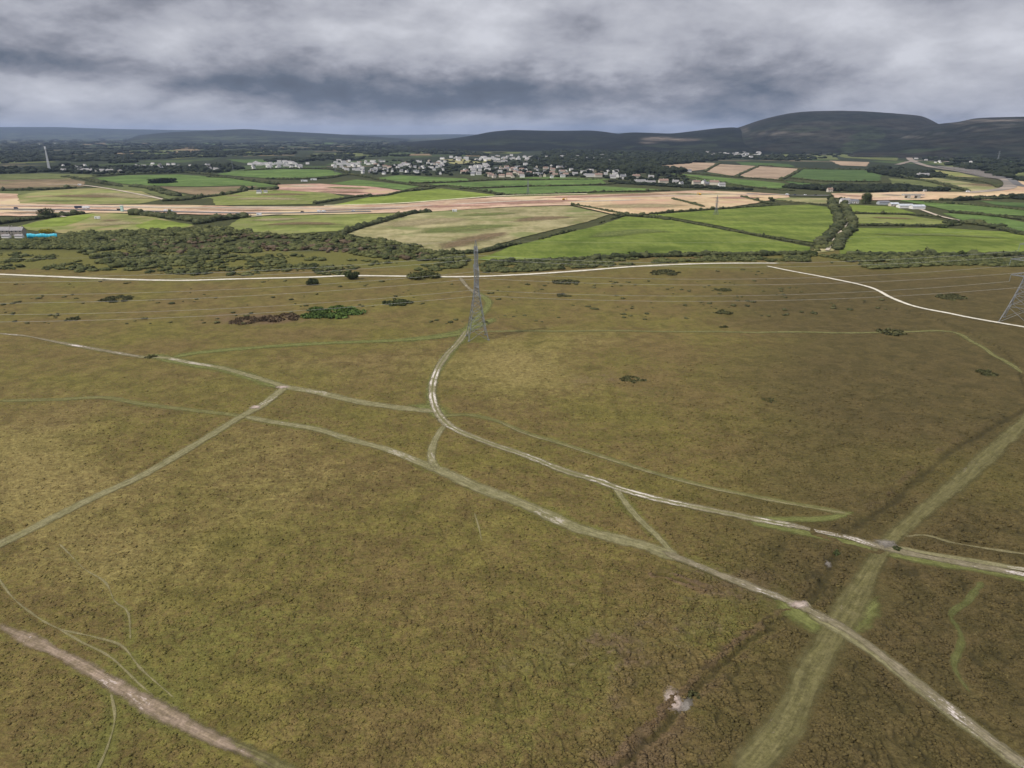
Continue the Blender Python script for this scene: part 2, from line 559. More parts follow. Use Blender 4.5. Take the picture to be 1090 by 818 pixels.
M['hedge'] = mat_foliage('hedge_leaves', (0.024, 0.034, 0.012), (0.092, 0.097, 0.041))
M['scrub'] = mat_foliage('scrub_leaves', (0.034, 0.044, 0.014), (0.128, 0.132, 0.046), 0.22)
M['scrub_red'] = mat_foliage('scrub_rusty', (0.065, 0.046, 0.024), (0.151, 0.108, 0.068), 0.3)
M['wood'] = mat_foliage('woodland_leaves', (0.0088, 0.0136, 0.0064), (0.0288, 0.0360, 0.0168), 0.05)
M['leaf'] = mat_foliage('tree_leaves', (0.024, 0.036, 0.012), (0.092, 0.108, 0.038), 0.7)
M['leaf_green'] = mat_foliage('bramble_leaves', (0.043, 0.076, 0.018), (0.128, 0.189, 0.043), 0.7)
M['gorse'] = mat_foliage('gorse_leaves', (0.044, 0.050, 0.020), (0.120, 0.116, 0.048), 0.5)
M['yellow'] = mat_foliage('yellow_flowers', (0.16, 0.16, 0.02), (0.40, 0.34, 0.04), 0.7)
M['bracken'] = mat_foliage('dead_bracken', (0.092, 0.064, 0.036), (0.150, 0.106, 0.062), 0.7)
M['bark'] = mat_plain('bark', (0.10, 0.085, 0.065), 0.9, 0.3, 3)
M['steel'] = mat_plain('galvanised_steel', (0.20, 0.21, 0.22), 0.6, 0.25, 2.0, 0.1)
M['wire'] = mat_plain('aluminium_wire', (0.46, 0.46, 0.44), 0.5, 0.05)
M['glass_ins'] = mat_plain('glazed_insulator', (0.16, 0.20, 0.21), 0.3)
M['concrete'] = mat_plain('concrete', (0.42, 0.40, 0.37), 0.9)
M['render_white'] = mat_plain('white_render', (0.78, 0.76, 0.72), 0.85, 0.05)
M['render_cream'] = mat_plain('cream_render', (0.62, 0.56, 0.46), 0.85, 0.06)
M['stone'] = mat_plain('granite_wall', (0.30, 0.27, 0.23), 0.9, 0.2, 1.5)
M['slate'] = mat_plain('slate_roof', (0.17, 0.17, 0.18), 0.7, 0.2, 1.2)
M['slate_pale'] = mat_plain('pale_slate_roof', (0.27, 0.255, 0.25), 0.75, 0.2, 1.2)
M['tile'] = mat_plain('clay_tile_roof', (0.25, 0.17, 0.135), 0.8, 0.2, 1.2)
M['glass'] = mat_plain('window_glass', (0.05, 0.06, 0.07), 0.15)
M['white_paint'] = mat_plain('white_paint', (0.80, 0.80, 0.80), 0.45, 0.04)
M['dark_paint'] = mat_plain('dark_blue_paint', (0.035, 0.045, 0.085), 0.35, 0.1)
M['black_paint'] = mat_plain('black_paint', (0.02, 0.02, 0.022), 0.35, 0.1)
M['tyre'] = mat_plain('tyre_rubber', (0.03, 0.03, 0.03), 0.8)
M['cyan'] = mat_plain('cyan_sheeting', (0.05, 0.46, 0.62), 0.5, 0.12, 0.4)
M['teal'] = mat_plain('pale_teal_cladding', (0.44, 0.62, 0.57), 0.6, 0.08)
M['orange'] = mat_plain('yellow_machine_paint', (0.65, 0.38, 0.03), 0.4)
M['shed'] = mat_plain('grey_sheeting', (0.45, 0.47, 0.49), 0.5, 0.12, 0.3)
M['red_door'] = mat_plain('brown_door', (0.20, 0.07, 0.05), 0.6)


# ------------------------------------------------------------------ lines of paths, all measured on the photograph
def spline(pts, step):
    """Catmull-Rom through ground points, resampled"""
    p = [np.array(q, float) for q in pts]
    if len(p) == 2:
        p = [p[0], (p[0] + p[1]) / 2, p[1]]
    q = [2 * p[0] - p[1]] + p + [2 * p[-1] - p[-2]]
    out = []
    for i in range(1, len(q) - 2):
        L = np.linalg.norm(q[i + 1] - q[i])
        n = max(2, int(L / step))
        for j in range(n):
            s = j / n
            out.append(0.5 * ((2 * q[i]) + (-q[i - 1] + q[i + 1]) * s + (2 * q[i - 1] - 5 * q[i] + 4 * q[i + 1] - q[i + 2]) * s * s
                              + (-q[i - 1] + 3 * q[i] - 3 * q[i + 1] + q[i + 2]) * s ** 3))
    out.append(p[-1])
    return np.array(out)


def GP(pts):
    return [P(x, y) for x, y in pts]


# name, material, width m, lift m, points
PATHS = [
    ('path', 'path_green', 11.25, 0.02, [(425, 362), (470, 357), (500, 350), (525, 340)]),
    ('path', 'path_faint', 4.59, 0.05, [(0, 426), (60, 425), (110, 423), (150, 430), (200, 436), (245, 441), (262, 443)]),
    ('path', 'path_green', 8.0, 0.07, [(185, 381), (210, 376), (280, 370), (350, 365), (420, 362), (470, 358), (492, 355)]),
    ('path', 'path_faint', 4.6, 0.09, [(505, 353), (560, 352.6), (600, 353.6), (660, 353.4), (700, 354.2), (760, 354.2), (800, 355.2), (850, 354.6), (900, 355.4), (960, 354), (1000, 352.6), (1018, 355), (1030, 361)]),
    ('path', 'path_faint', 4.05, 0.05, [(1022, 356), (1034, 364), (1046, 370), (1058, 379), (1072, 386), (1100, 404)]),
    ('path', 'path_green', 9.38, 0.04, [(160, 378), (200, 387), (245, 395), (300, 412)]),
    ('path', 'path_grass', 4.64, 0.08, [(60, 364), (110, 373), (150, 380), (175, 381), (200, 386), (240, 393), (290, 407), (300, 411)]),
    ('path', 'stony', 2.75, 0.10, [(-20, 353), (0, 355.5), (28, 358), (60, 364), (110, 373), (150, 380)]),
    ('path', 'path_grass', 6.09, 0.08, [(292, 408), (302, 411), (340, 418), (380, 428), (420, 435), (455, 440), (463, 441)]),
    ('path', 'path_grass', 4.93, 0.09, [(303, 412), (280, 430), (250, 447), (200, 478), (150, 507), (100, 530), (60, 550), (20, 570), (-20, 588)]),
    ('path', 'path_grass', 4.35, 0.07, [(262, 443), (285, 448), (310, 452), (340, 458), (375, 470), (410, 480), (440, 492), (470, 505)]),
    ('path', 'path_grass', 5.65, 0.09, [(463, 501), (485, 511), (510, 522), (560, 540), (610, 562), (650, 573), (690, 583), (722, 596)]),
    ('path', 'path_green', 10.00, 0.03, [(440, 434), (462, 438), (470, 450)]),
    ('path', 'path_green', 6.25, 0.03, [(490, 362), (475, 380), (464, 398), (459, 418), (463, 440)]),
    ('path', 'stony', 4.00, 0.07, [(490, 296), (497, 305), (506, 312), (512, 316)]),
    ('path', 'path_green', 8.12, 0.06, [(505, 311), (519, 320), (518, 328), (509, 338), (498, 350), (488, 366)]),
    ('track', 'track', 4.00, 0.12, [(497, 352), (488, 364), (475, 378), (465, 395), (460, 415), (463, 435), (473, 452), (490, 463), (520, 475),
                                   (560, 488), (600, 503), (640, 514), (655, 520), (700, 532), (750, 542), (800, 552), (850, 561)]),
    ('path', 'path_green', 4.50, 0.05, [(800, 556), (850, 566), (900, 577), (935, 586), (980, 597), (1040, 606), (1100, 618)]),
    ('track', 'stony', 3.25, 0.14, [(840, 559), (870, 566), (900, 572), (935, 582), (960, 588), (1000, 596), (1040, 603), (1100, 614)]),
    ('path', 'path_grass', 3.19, 0.07, [(473, 456), (463, 472), (459, 488), (464, 500), (474, 508)]),
    ('path', 'path_faint', 3.51, 0.06, [(468, 446), (500, 445), (530, 452), (560, 464), (600, 475), (650, 490), (700, 505), (760, 520), (820, 532), (870, 541), (905, 548)]),
    ('path', 'trail', 1.20, 0.09, [(530, 452), (560, 465), (600, 476), (650, 491), (700, 506), (760, 521), (820, 533), (870, 542), (902, 547)]),
    ('path', 'path_green', 3.75, 0.06, [(800, 552), (840, 553), (880, 552), (905, 546)]),
    ('path', 'path_grass', 2.46, 0.08, [(655, 520), (665, 535), (680, 553), (700, 572), (720, 594)]),
    ('path', 'swathe', [6.5, 7.0, 7.0, 7.0, 6.6, 5.6, 5.0, 5.6, 7.0, 8.4, 8.0, 7.6, 7.4, 7.6, 8.0], 0.10,
     [(1110, 432), (1090, 450), (1060, 478), (1030, 505), (1000, 530), (970, 555), (945, 578), (930, 600), (917, 625), (902, 652), (882, 684), (862, 716), (848, 750), (826, 786), (790, 824)]),
    ('path', 'path_green', 7.50, 0.05, [(930, 640), (900, 668), (870, 668), (830, 640)]),
    ('path', 'swathe', 3.14, 0.13, [(716, 593), (742, 604), (790, 623), (830, 638)]),
    ('path', 'stony', 3.38, 0.16, [(708, 589), (740, 602), (790, 622), (830, 637), (860, 650), (885, 664)]),
    ('track', 'stony', 3.12, 0.17, [(880, 660), (900, 671), (920, 685), (940, 700), (990, 740), (1040, 779), (1100, 824)]),
    ('path', 'path_grass', 4.35, 0.12, [(860, 652), (900, 675), (940, 702), (990, 742), (1040, 781), (1100, 826)]),
    ('path', 'trail', 1.44, 0.10, [(962, 572), (985, 570), (1010, 577), (1050, 584), (1100, 591)]),
    ('path', 'path_grass', 2.61, 0.09, [(955, 583), (990, 590), (1040, 598), (1100, 608)]),
    ('path', 'swathe', 3.25, 0.10, [(110, 722), (170, 755), (222, 783), (270, 804), (330, 835)]),
    ('path', 'pink', 3.7, 0.13, [(-20, 655), (0, 666), (40, 685), (90, 710), (130, 734), (170, 757), (222, 784), (262, 803), (300, 820)]),
    ('trail', 'trail', 0.60, 0.08, [(62, 578), (76, 592), (90, 606), (112, 620), (122, 640), (136, 652), (139, 682)]),
    ('trail', 'trail', 0.66, 0.08, [(-5, 610), (10, 632), (30, 650), (60, 668), (100, 678), (130, 688), (150, 712), (186, 744)]),
    ('trail', 'trail', 0.60, 0.08, [(60, 668), (88, 684), (118, 700), (150, 730), (166, 742)]),
    ('trail', 'trail', 0.60, 0.08, [(118, 738), (122, 765), (114, 795), (102, 822)]),
    ('trail', 'trail', 0.48, 0.08, [(505, 548), (510, 565), (513, 580)]),
    ('trail', 'trail_green', 1.8, 0.06, [(1045, 620), (1030, 640), (1012, 655), (1024, 680), (1016, 710), (1030, 735)]),
    ('trail', 'trail', 0.72, 0.08, [(858, 640), (870, 655)]),
    ('track', 'gravel', 5.20, 0.2, [(-60, 290.5), (0, 292.5), (60, 295), (120, 297.5), (190, 299), (250, 297.5), (330, 295.5), (370, 294),
                                   (430, 294.5), (495, 295), (560, 292.5), (620, 288.5), (670, 284.5), (720, 282), (770, 280.7), (828, 280.6)]),
    ('track', 'gravel', 3.40, 0.2, [(816, 283.5), (840, 288.5), (880, 296), (925, 306), (950, 318), (975, 327), (1010, 334), (1040, 340), (1110, 352)]),
]

# the old ditches: a trench with a low heathery bank on one side, cut into the ground sheet
DITCHES = [
    (1.5, [(1110, 428), (1085, 440), (1050, 460), (1010, 483), (985, 505), (966, 520), (957, 532), (930, 548), (900, 566)]),
    (1.2, [(893, 588), (884, 604), (876, 620), (868, 634), (856, 645)]),
    (0.9, [(838, 655), (815, 672), (790, 690), (765, 712), (735, 745), (700, 780), (655, 824)]),
    (1.0, [(872, 566), (890, 572), (905, 578), (930, 584)]),
    (0.7, [(700, 612), (715, 616), (735, 622), (748, 628)]),
    (0.5, [(1100, 455), (1075, 380), (1010, 345), (960, 330), (900, 318)]),
]
# distance of a point to the paths (used to flatten the heather under them)
seg_a, seg_b, seg_w = [], [], []
PATH_LINES = []
for (nm, mt, wd, lift, pts) in PATHS:
    g = GP(pts)
    dist0 = np.mean([math.hypot(*q) for q in g])
    wm = max(wd) if isinstance(wd, list) else wd
    g0, g1 = np.array(g[0]), np.array(g[-1])
    e0, e1_ = g0 - np.array(g[1]), g1 - np.array(g[-2])
    g[0] = tuple(g0 + e0 / np.linalg.norm(e0) * wm * 0.5)
    g[-1] = tuple(g1 + e1_ / np.linalg.norm(e1_) * wm * 0.5)
    line = spline(g, max(1.0, dist0 * 0.008))
    if isinstance(wd, list):
        at_ = [int(np.argmin(np.hypot(*(line - np.array(q)).T))) for q in g]
        wl_ = np.interp(np.arange(len(line)), at_, wd)
    else:
        wl_ = np.full(len(line), float(wd))
    PATH_LINES.append((line, wl_))
    wd = float(np.mean(wl_))
    st_ = line[::3] if len(line) > 8 else line
    st_ = np.vstack([st_, line[-1:]])
    for i in range(len(st_) - 1):
        seg_a.append(st_[i])
        seg_b.append(st_[i + 1])
        seg_w.append(wd * 0.5)
seg_a, seg_b, seg_w = np.array(seg_a), np.array(seg_b), np.array(seg_w)


def path_dist(x, y):
    out = np.full(x.shape, 50.0)
    for a, b, wd in zip(seg_a, seg_b, seg_w):
        lo = np.minimum(a, b) - 6 - wd
        hi = np.maximum(a, b) + 6 + wd
        m_ = (x > lo[0]) & (x < hi[0]) & (y > lo[1]) & (y < hi[1])
        if not m_.any():
            continue
        xx, yy = x[m_], y[m_]
        d = b - a
        s = np.clip(((xx - a[0]) * d[0] + (yy - a[1]) * d[1]) / max(1e-6, d @ d), 0, 1)
        dd = np.hypot(xx - a[0] - s * d[0], yy - a[1] - s * d[1]) - wd
        out[m_] = np.minimum(out[m_], dd)
    return out


DITCH_LINES = [(w_, spline(GP(pts), 2.0)) for w_, pts in DITCHES]


def ditch_field(x, y):
    """signed offset across the nearest ditch, in half widths (9 = far away)"""
    out = np.full(x.shape, 9.0)
    for w_, ln in DITCH_LINES:
        for a, b in zip(ln[:-1], ln[1:]):
            lo, hi = np.minimum(a, b) - 7, np.maximum(a, b) + 7
            m_ = (x > lo[0]) & (x < hi[0]) & (y > lo[1]) & (y < hi[1])
            if not m_.any():
                continue
            d = b - a
            xx, yy = x[m_] - a[0], y[m_] - a[1]
            s_ = np.clip((xx * d[0] + yy * d[1]) / max(1e-6, d @ d), 0, 1)
            ex, ey = xx - s_ * d[0], yy - s_ * d[1]
            dd = np.hypot(ex, ey) * np.sign(d[0] * ey - d[1] * ex + 1e-9) / w_
            cur = out[m_]
            out[m_] = np.where(np.abs(dd) < np.abs(cur), dd, cur)
    return out


# ------------------------------------------------------------------ ground: one polar sheet, fine where one looks, reaching the horizon
az_f = np.radians(np.linspace(-42, 42, 900))
az_c = np.radians(np.linspace(42, 318, 60))[1:-1]
azs = np.concatenate([az_f, az_c])
dep = []
rr_ = 78.0
while rr_ < 60000:
    dep.append(rr_)
    base = rr_ * rr_ / (CAM_H * F_PX)
    k_ = 1.3 if rr_ < 300 else (1.7 if rr_ < 600 else 2.0)
    rr_ += min(max(0.14, base * k_), rr_ * 0.08)
rad = np.array(dep)
A_, R_ = np.meshgrid(azs, rad)
GX, GY = R_ * np.sin(A_), R_ * np.cos(A_)
shape = GX.shape
gx, gy = GX.ravel(), GY.ravel()
pd = path_dist(gx, gy)


def heath(x, y, pd):
    """relief of the heather and the mix of plants, with cloud shade painted in, at points of the heath"""
    r = np.hypot(x, y)
    rel = (1 - sstep(260, 420, r)) * sstep(0.0, 1.6, pd)
    u, v = to_px(x, y, np.zeros_like(x))

    def blob(cx, cy, rx, ry):
        return np.exp(-(((u - cx) / rx) ** 2 + ((v - cy) / ry) ** 2))
    wx = x + (fbm(x / 9, y / 9, 3, 3) - 0.5) * 12 + (fbm(x / 2, y / 2, 2, 4) - 0.5) * 1.6
    wy = y + (fbm(x / 9, y / 9, 3, 9) - 0.5) * 12 + (fbm(x / 2, y / 2, 2, 8) - 0.5) * 1.6
    e1 = worley_edge((wx + 0.35 * wy) / 3.0, wy / 8.5, 11)
    e2 = worley_edge((wx + wy * 0.4) / 1.5, wy / 1.5, 23)
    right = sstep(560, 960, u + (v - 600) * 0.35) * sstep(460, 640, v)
    gate = np.clip(0.24 + 1.0 * right + 0.4 * blob(560, 740, 150, 110), 0, 1)
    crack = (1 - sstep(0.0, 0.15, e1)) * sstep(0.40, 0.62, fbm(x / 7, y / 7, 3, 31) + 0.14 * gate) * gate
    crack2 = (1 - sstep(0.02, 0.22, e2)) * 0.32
    h = 0.5 * fbm(x / 1.3, y / 1.3, 3, 5) + 0.35 * np.minimum(e1, 0.5) + 0.22 * np.minimum(e2, 0.6)
    dd = ditch_field(x + (fbm(x / 2.5, y / 2.5, 3, 21) - 0.5) * 2.2, y + (fbm(x / 2.5, y / 2.5, 3, 22) - 0.5) * 2.2)
    brk = sstep(0.30, 0.52, fbm(x / 7, y / 7, 2, 25))
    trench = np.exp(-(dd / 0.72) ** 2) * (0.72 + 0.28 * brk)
    bank = np.exp(-((np.abs(dd) - 1.9) / 0.9) ** 2) * (0.4 + 0.6 * brk) * np.where(dd > 0, 0.5, 1.0)
    z = macro(x, y) + rel * (0.62 * h - 0.34 * crack) - 0.55 * trench + 0.35 * bank
    low = fbm(x / 45, y / 45, 3, 77)
    dry = (0.75 * blob(40, 495, 110, 60) + 0.45 * blob(330, 500, 120, 60) + 0.5 * blob(560, 395, 90, 45) + 0.30 * blob(860, 500, 160, 60)
           + 0.35 * blob(130, 600, 120, 40) + 0.25 * blob(640, 360, 200, 20) + 0.2 * blob(350, 620, 160, 80) + 0.2 * blob(330, 385, 80, 20))
    dry = dry + (low - 0.5) * 0.9 + 0.05
    green = (0.55 * blob(80, 790, 130, 70) + 0.45 * blob(560, 720, 180, 110) + 0.55 * blob(770, 660, 80, 50) + 0.40 * blob(60, 325, 120, 14)
             + 0.35 * blob(380, 450, 90, 18) + 0.9 * blob(1050, 358, 45, 7) + 0.35 * blob(650, 545, 110, 28) + 0.9 * blob(508, 362, 16, 6)
             + 0.35 * blob(1020, 780, 120, 60) + 0.5 * blob(150, 300, 200, 6) + 0.85 * sstep(290, 278, v) * sstep(540, 440, u) + 0.5 * sstep(292, 284, v) + 0.45 * blob(270, 640, 120, 90))
    green = green + (fbm(x / 16, y / 16, 3, 87) - 0.5) * 0.9 - 0.02 + (1 - sstep(0.0, 2.4, pd)) * 0.40
    dark = (0.35 * blob(1000, 690, 180, 130) + 0.3 * blob(200, 430, 160, 25) + 0.45 * blob(960, 285, 200, 10) + 0.25 * blob(300, 300, 260, 6)
            + 0.28 * blob(820, 790, 200, 60) + 0.25 * blob(60, 400, 90, 20) + 0.2 * blob(700, 420, 60, 15))
    dark = dark + (fbm(x / 28, y / 28, 3, 55) - 0.5) * 0.9 - 0.02
    purple = (0.28 * right + 0.5 * blob(640, 690, 110, 60) + 0.55 * blob(790, 620, 70, 30) + 0.35 * blob(960, 590, 70, 20) + 0.75 * blob(280, 340, 60, 6)
              + 0.5 * blob(640, 405, 60, 12) + 0.45 * blob(700, 800, 110, 40) + 0.30 * blob(960, 690, 90, 90) + 0.22 * blob(700, 340, 300, 40) + 0.2 * blob(150, 330, 200, 30))
    purple = purple + (fbm(x / 6, y / 6, 3, 99) - 0.5) * 0.55
    heather = (0.70 * sstep(600, 900, u) * sstep(275, 330, v) + 0.45 * right + 0.35 * sstep(720, 950, u) * sstep(270, 300, v) * sstep(520, 440, v) + 0.30 * sstep(350, 300, v) * sstep(200, 500, u) - 0.5 * blob(770, 660, 70, 45) + (low - 0.5) * 0.5)  # heather cover, raised towards the right to paint in cloud shade too
    far = sstep(-12, 12, y - (670 + 60 * (fbm(x / 60, y / 60, 2, 12) - 0.5)))
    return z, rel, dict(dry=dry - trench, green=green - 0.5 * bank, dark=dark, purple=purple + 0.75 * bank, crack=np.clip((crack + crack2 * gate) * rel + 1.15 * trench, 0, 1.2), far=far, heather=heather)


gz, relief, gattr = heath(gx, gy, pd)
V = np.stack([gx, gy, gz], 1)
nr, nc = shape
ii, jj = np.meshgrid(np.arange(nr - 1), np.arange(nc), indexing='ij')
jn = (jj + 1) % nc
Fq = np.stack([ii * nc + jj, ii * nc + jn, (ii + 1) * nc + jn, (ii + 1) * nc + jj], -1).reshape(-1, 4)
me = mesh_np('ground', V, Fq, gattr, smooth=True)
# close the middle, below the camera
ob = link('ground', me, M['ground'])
props(ob, 'olive and brown heath running on into farmland up to the horizon', kind='structure')
th = np.linspace(0, 2 * math.pi, 64, endpoint=False)
rin = rad[0]
Vc = [(0, 0, float(macro(np.array([0.0]), np.array([0.0]))[0]))]
inner = [int(i) for i in range(nc)]
# triangle fan as part of the same sheet
bm = bmesh.new()
bm.from_mesh(me)
bm.verts.ensure_lookup_table()
c0 = bm.verts.new(Vc[0])
bm.verts.ensure_lookup_table()
for i in inner:
    bm.faces.new((c0, bm.verts[(i + 1) % nc], bm.verts[i])).smooth = True
bm.to_mesh(me)
bm.free()


def ribbon(name, mat, line, width, lift, jag=0.12):
    n = len(line)
    tang = np.gradient(line, axis=0)
    tang /= np.maximum(1e-6, np.linalg.norm(tang, axis=1))[:, None]
    nrm = np.stack([-tang[:, 1], tang[:, 0]], 1)
    K = 7
    us = np.linspace(-1, 1, K)
    s = np.concatenate([[0], np.cumsum(np.linalg.norm(np.diff(line, axis=0), axis=1))])
    jag = 0.25 if mat in ('pink', 'stony') else jag
    warr, width = width, float(np.mean(width))
    wv = warr * 0.5 * (1 + jag * 2 * (fbm(s / 7.0, s * 0 + width * 3.1, 3, 3) - 0.5) * 2)
    pts = line[:, None, :] + nrm[:, None, :] * (us[None, :, None] * wv[:, None, None])
    X, Y = pts[..., 0].ravel(), pts[..., 1].ravel()
    Z = macro(X, Y) + lift + 0.06
    i_, j_ = np.meshgrid(np.arange(n - 1), np.arange(K - 1), indexing='ij')
    f = np.stack([i_ * K + j_, i_ * K + j_ + 1, (i_ + 1) * K + j_ + 1, (i_ + 1) * K + j_], -1).reshape(-1, 4)
    fade = np.clip(np.minimum(s, s[-1] - s) / (width * (5.0 if mat == 'pink' else 0.9)), 0, 1)
    me = mesh_np(name, np.stack([X, Y, Z], 1), f[:, ::-1], dict(endf=np.repeat(fade, K)), smooth=True)
    uvl = me.uv_layers.new(name='UVMap')
    U = np.tile(us, n)
    VV = np.repeat(s, K)
    idx = f[:, ::-1].ravel()
    uvl.data.foreach_set('uv', np.stack([U[idx], VV[idx]], 1).astype(np.float32).ravel())
    return link(name, me, M[mat])


for (nm, mt, wd, lift, pts), (line, wl_) in zip(PATHS, PATH_LINES):
    # each end of a path runs out to a point
    o = ribbon(nm, mt, line, wl_, lift)
    props(o, kind='structure')


def patch(name, mat, x, y, rx, ry, lift=0.15, seed=0, label=None):
    """an irregular bare patch lying on the heath"""
    cx, cy = P(x, y)
    K, Nn = 5, 30
    V, F, U = [], [], []
    for i in range(Nn):
        a = 2 * math.pi * i / Nn
        rj = 1 + 0.35 * (float(vnoise(np.array([math.cos(a) * 1.5 + seed]), np.array([math.sin(a) * 1.5]), seed)[0]) - 0.5) * 2
        for k in range(K):
            t_ = (k + 0.001) / (K - 1) * rj
            X, Y = cx + math.cos(a) * rx * t_, cy + math.sin(a) * ry * t_
            V.append((X, Y, float(macro(np.array([X]), np.array([Y]))[0]) + lift))
            U.append((k / (K - 1), a * 3))
    for i in range(Nn):
        for k in range(K - 1):
            F.append((i * K + k, i * K + k + 1, ((i + 1) % Nn) * K + k + 1, ((i + 1) % Nn) * K + k))
    me = mesh_np(name, V, F, dict(endf=np.ones(len(V))), smooth=True)
    uvl = me.uv_layers.new(name='UVMap')
    uvl.data.foreach_set('uv', np.array([U[i] for f in F for i in f], dtype=np.float32).ravel())
    o = link(name, me, M[mat])
    return props(o, label, kind='structure')


patch('bare_ground', 'bare', 716, 748, 2.1, 3.4, 0.48, 2, 'pale sandy scrape in the dark heath near the bottom of the picture')
patch('bare_ground', 'wet', 727, 753, 2.6, 2.4, 0.28, 4)
patch('bare_ground', 'bare', 849, 645, 2.9, 1.9, 0.34, 5, 'white bare clay where the stony path crosses the ditch')
patch('bare_ground', 'wet', 881, 601, 0.9, 2.2, 0.3, 6)
patch('bare_ground', 'wet', 945, 580, 3.2, 2.4, 0.3, 7)
patch('bare_ground', 'bare', 300, 412, 3.0, 2.4, 0.2, 9)
patch('bare_ground', 'bare', 272, 433, 2.6, 2.2, 0.2, 10)


# ------------------------------------------------------------------ heather and grass tussocks standing on the near heath
def tussocks(label, n, r0, r1, h0, h1, want, seed):
    """uncountable low domes of heather and grass on the near heath, off the paths, coloured as the plants they stand in, painted cloud shade included"""
    rg = np.random.default_rng(seed)
    a = np.radians(rg.uniform(-41, 41, n * 5))
    r = 88 + rg.uniform(0, 1, n * 5) ** 1.3 * 330
    x, y = r * np.sin(a), r * np.cos(a)
    u, v = to_px(x, y, np.zeros_like(x))
    d = path_dist(x, y)
    dens = want(u, v, x, y) * (1 - sstep(150, 400, r))
    ok = (d > 0.35) & (u > -40) & (u < 1130) & (dens > rg.random(n * 5))
    x, y, r, d = x[ok][:n], y[ok][:n], r[ok][:n], d[ok][:n]
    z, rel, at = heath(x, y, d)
    kp = at['crack'] < 0.30
    x, y, r, d, z, rel = x[kp], y[kp], r[kp], d[kp], z[kp], rel[kp]
    at = {kk: vv[kp] for kk, vv in at.items()}
    m = len(x)
    k = rg.random(m) ** 1.8
    rad = (r0 + (r1 - r0) * k) * (0.8 + r / 600)
    hh = (h0 + (h1 - h0) * k) * rg.uniform(0.7, 1.2, m)
    v0, f0 = ICO[1]
    q = len(v0)
    dv = 1 + 0.35 * (rg.random((m, q)) * 2 - 1)
    ph = rg.uniform(0, 6.28, m)
    vx = v0[None, :, 0] * np.cos(ph)[:, None] - v0[None, :, 1] * np.sin(ph)[:, None]
    vy = v0[None, :, 0] * np.sin(ph)[:, None] + v0[None, :, 1] * np.cos(ph)[:, None]
    V = np.stack([x[:, None] + vx * dv * rad[:, None] * rg.uniform(0.7, 1.4, m)[:, None], y[:, None] + vy * dv * rad[:, None],
                  z[:, None] + v0[None, :, 2] * dv * hh[:, None] + 0.02], -1).reshape(-1, 3)
    F = (f0[None] + (np.arange(m) * q)[:, None, None]).reshape(-1, 3)
    at = {kk: np.repeat(vv, q) for kk, vv in at.items()}
    at['crack'] = at['crack'] * 0.3
    at['dry'] = at['dry'] + np.repeat(rg.uniform(-0.25, 0.35, m), q)
    at['green'] = at['green'] + np.repeat(rg.uniform(-0.2, 0.15, m), q)
    at['dark'] = at['dark'] + np.repeat(rg.uniform(-0.3, 0.3, m), q)
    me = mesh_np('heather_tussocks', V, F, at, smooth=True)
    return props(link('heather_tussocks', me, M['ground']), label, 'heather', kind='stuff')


# ------------------------------------------------------------------ fields
def field(mat, pts, z=0.3, name='field', label=None, jit=0.8):
    g = GP(pts)
    dist0 = np.mean([math.hypot(*q) for q in g])
    out = []
    n = len(g)
    for i in range(n):
        a, b = np.array(g[i]), np.array(g[(i + 1) % n])
        L = np.linalg.norm(b - a)
        k = max(1, int(L / (dist0 * 0.012)))
        for j in range(k):
            q = a + (b - a) * j / k
            jj_ = jit * dist0 / 700
            out.append((q[0] + random.uniform(-1, 1) * jj_, q[1] + random.uniform(-1, 1) * jj_ * 1.6))
    if sum(out[i][0] * out[(i + 1) % len(out)][1] - out[(i + 1) % len(out)][0] * out[i][1] for i in range(len(out))) < 0:
        out = out[::-1]
    tris = tessellate_polygon([[Vector((q[0], q[1], 0)) for q in out]])
    V = np.array([(q[0], q[1], z) for q in out])
    tr = []
    for a, b, c in tris:
        ar = (V[b][0] - V[a][0]) * (V[c][1] - V[a][1]) - (V[b][1] - V[a][1]) * (V[c][0] - V[a][0])
        tr.append((a, b, c) if ar > 0 else (a, c, b))
    me = mesh_np(name, V, tr)
    o = link(name, me, M[mat])
    return props(o, label, kind='structure')


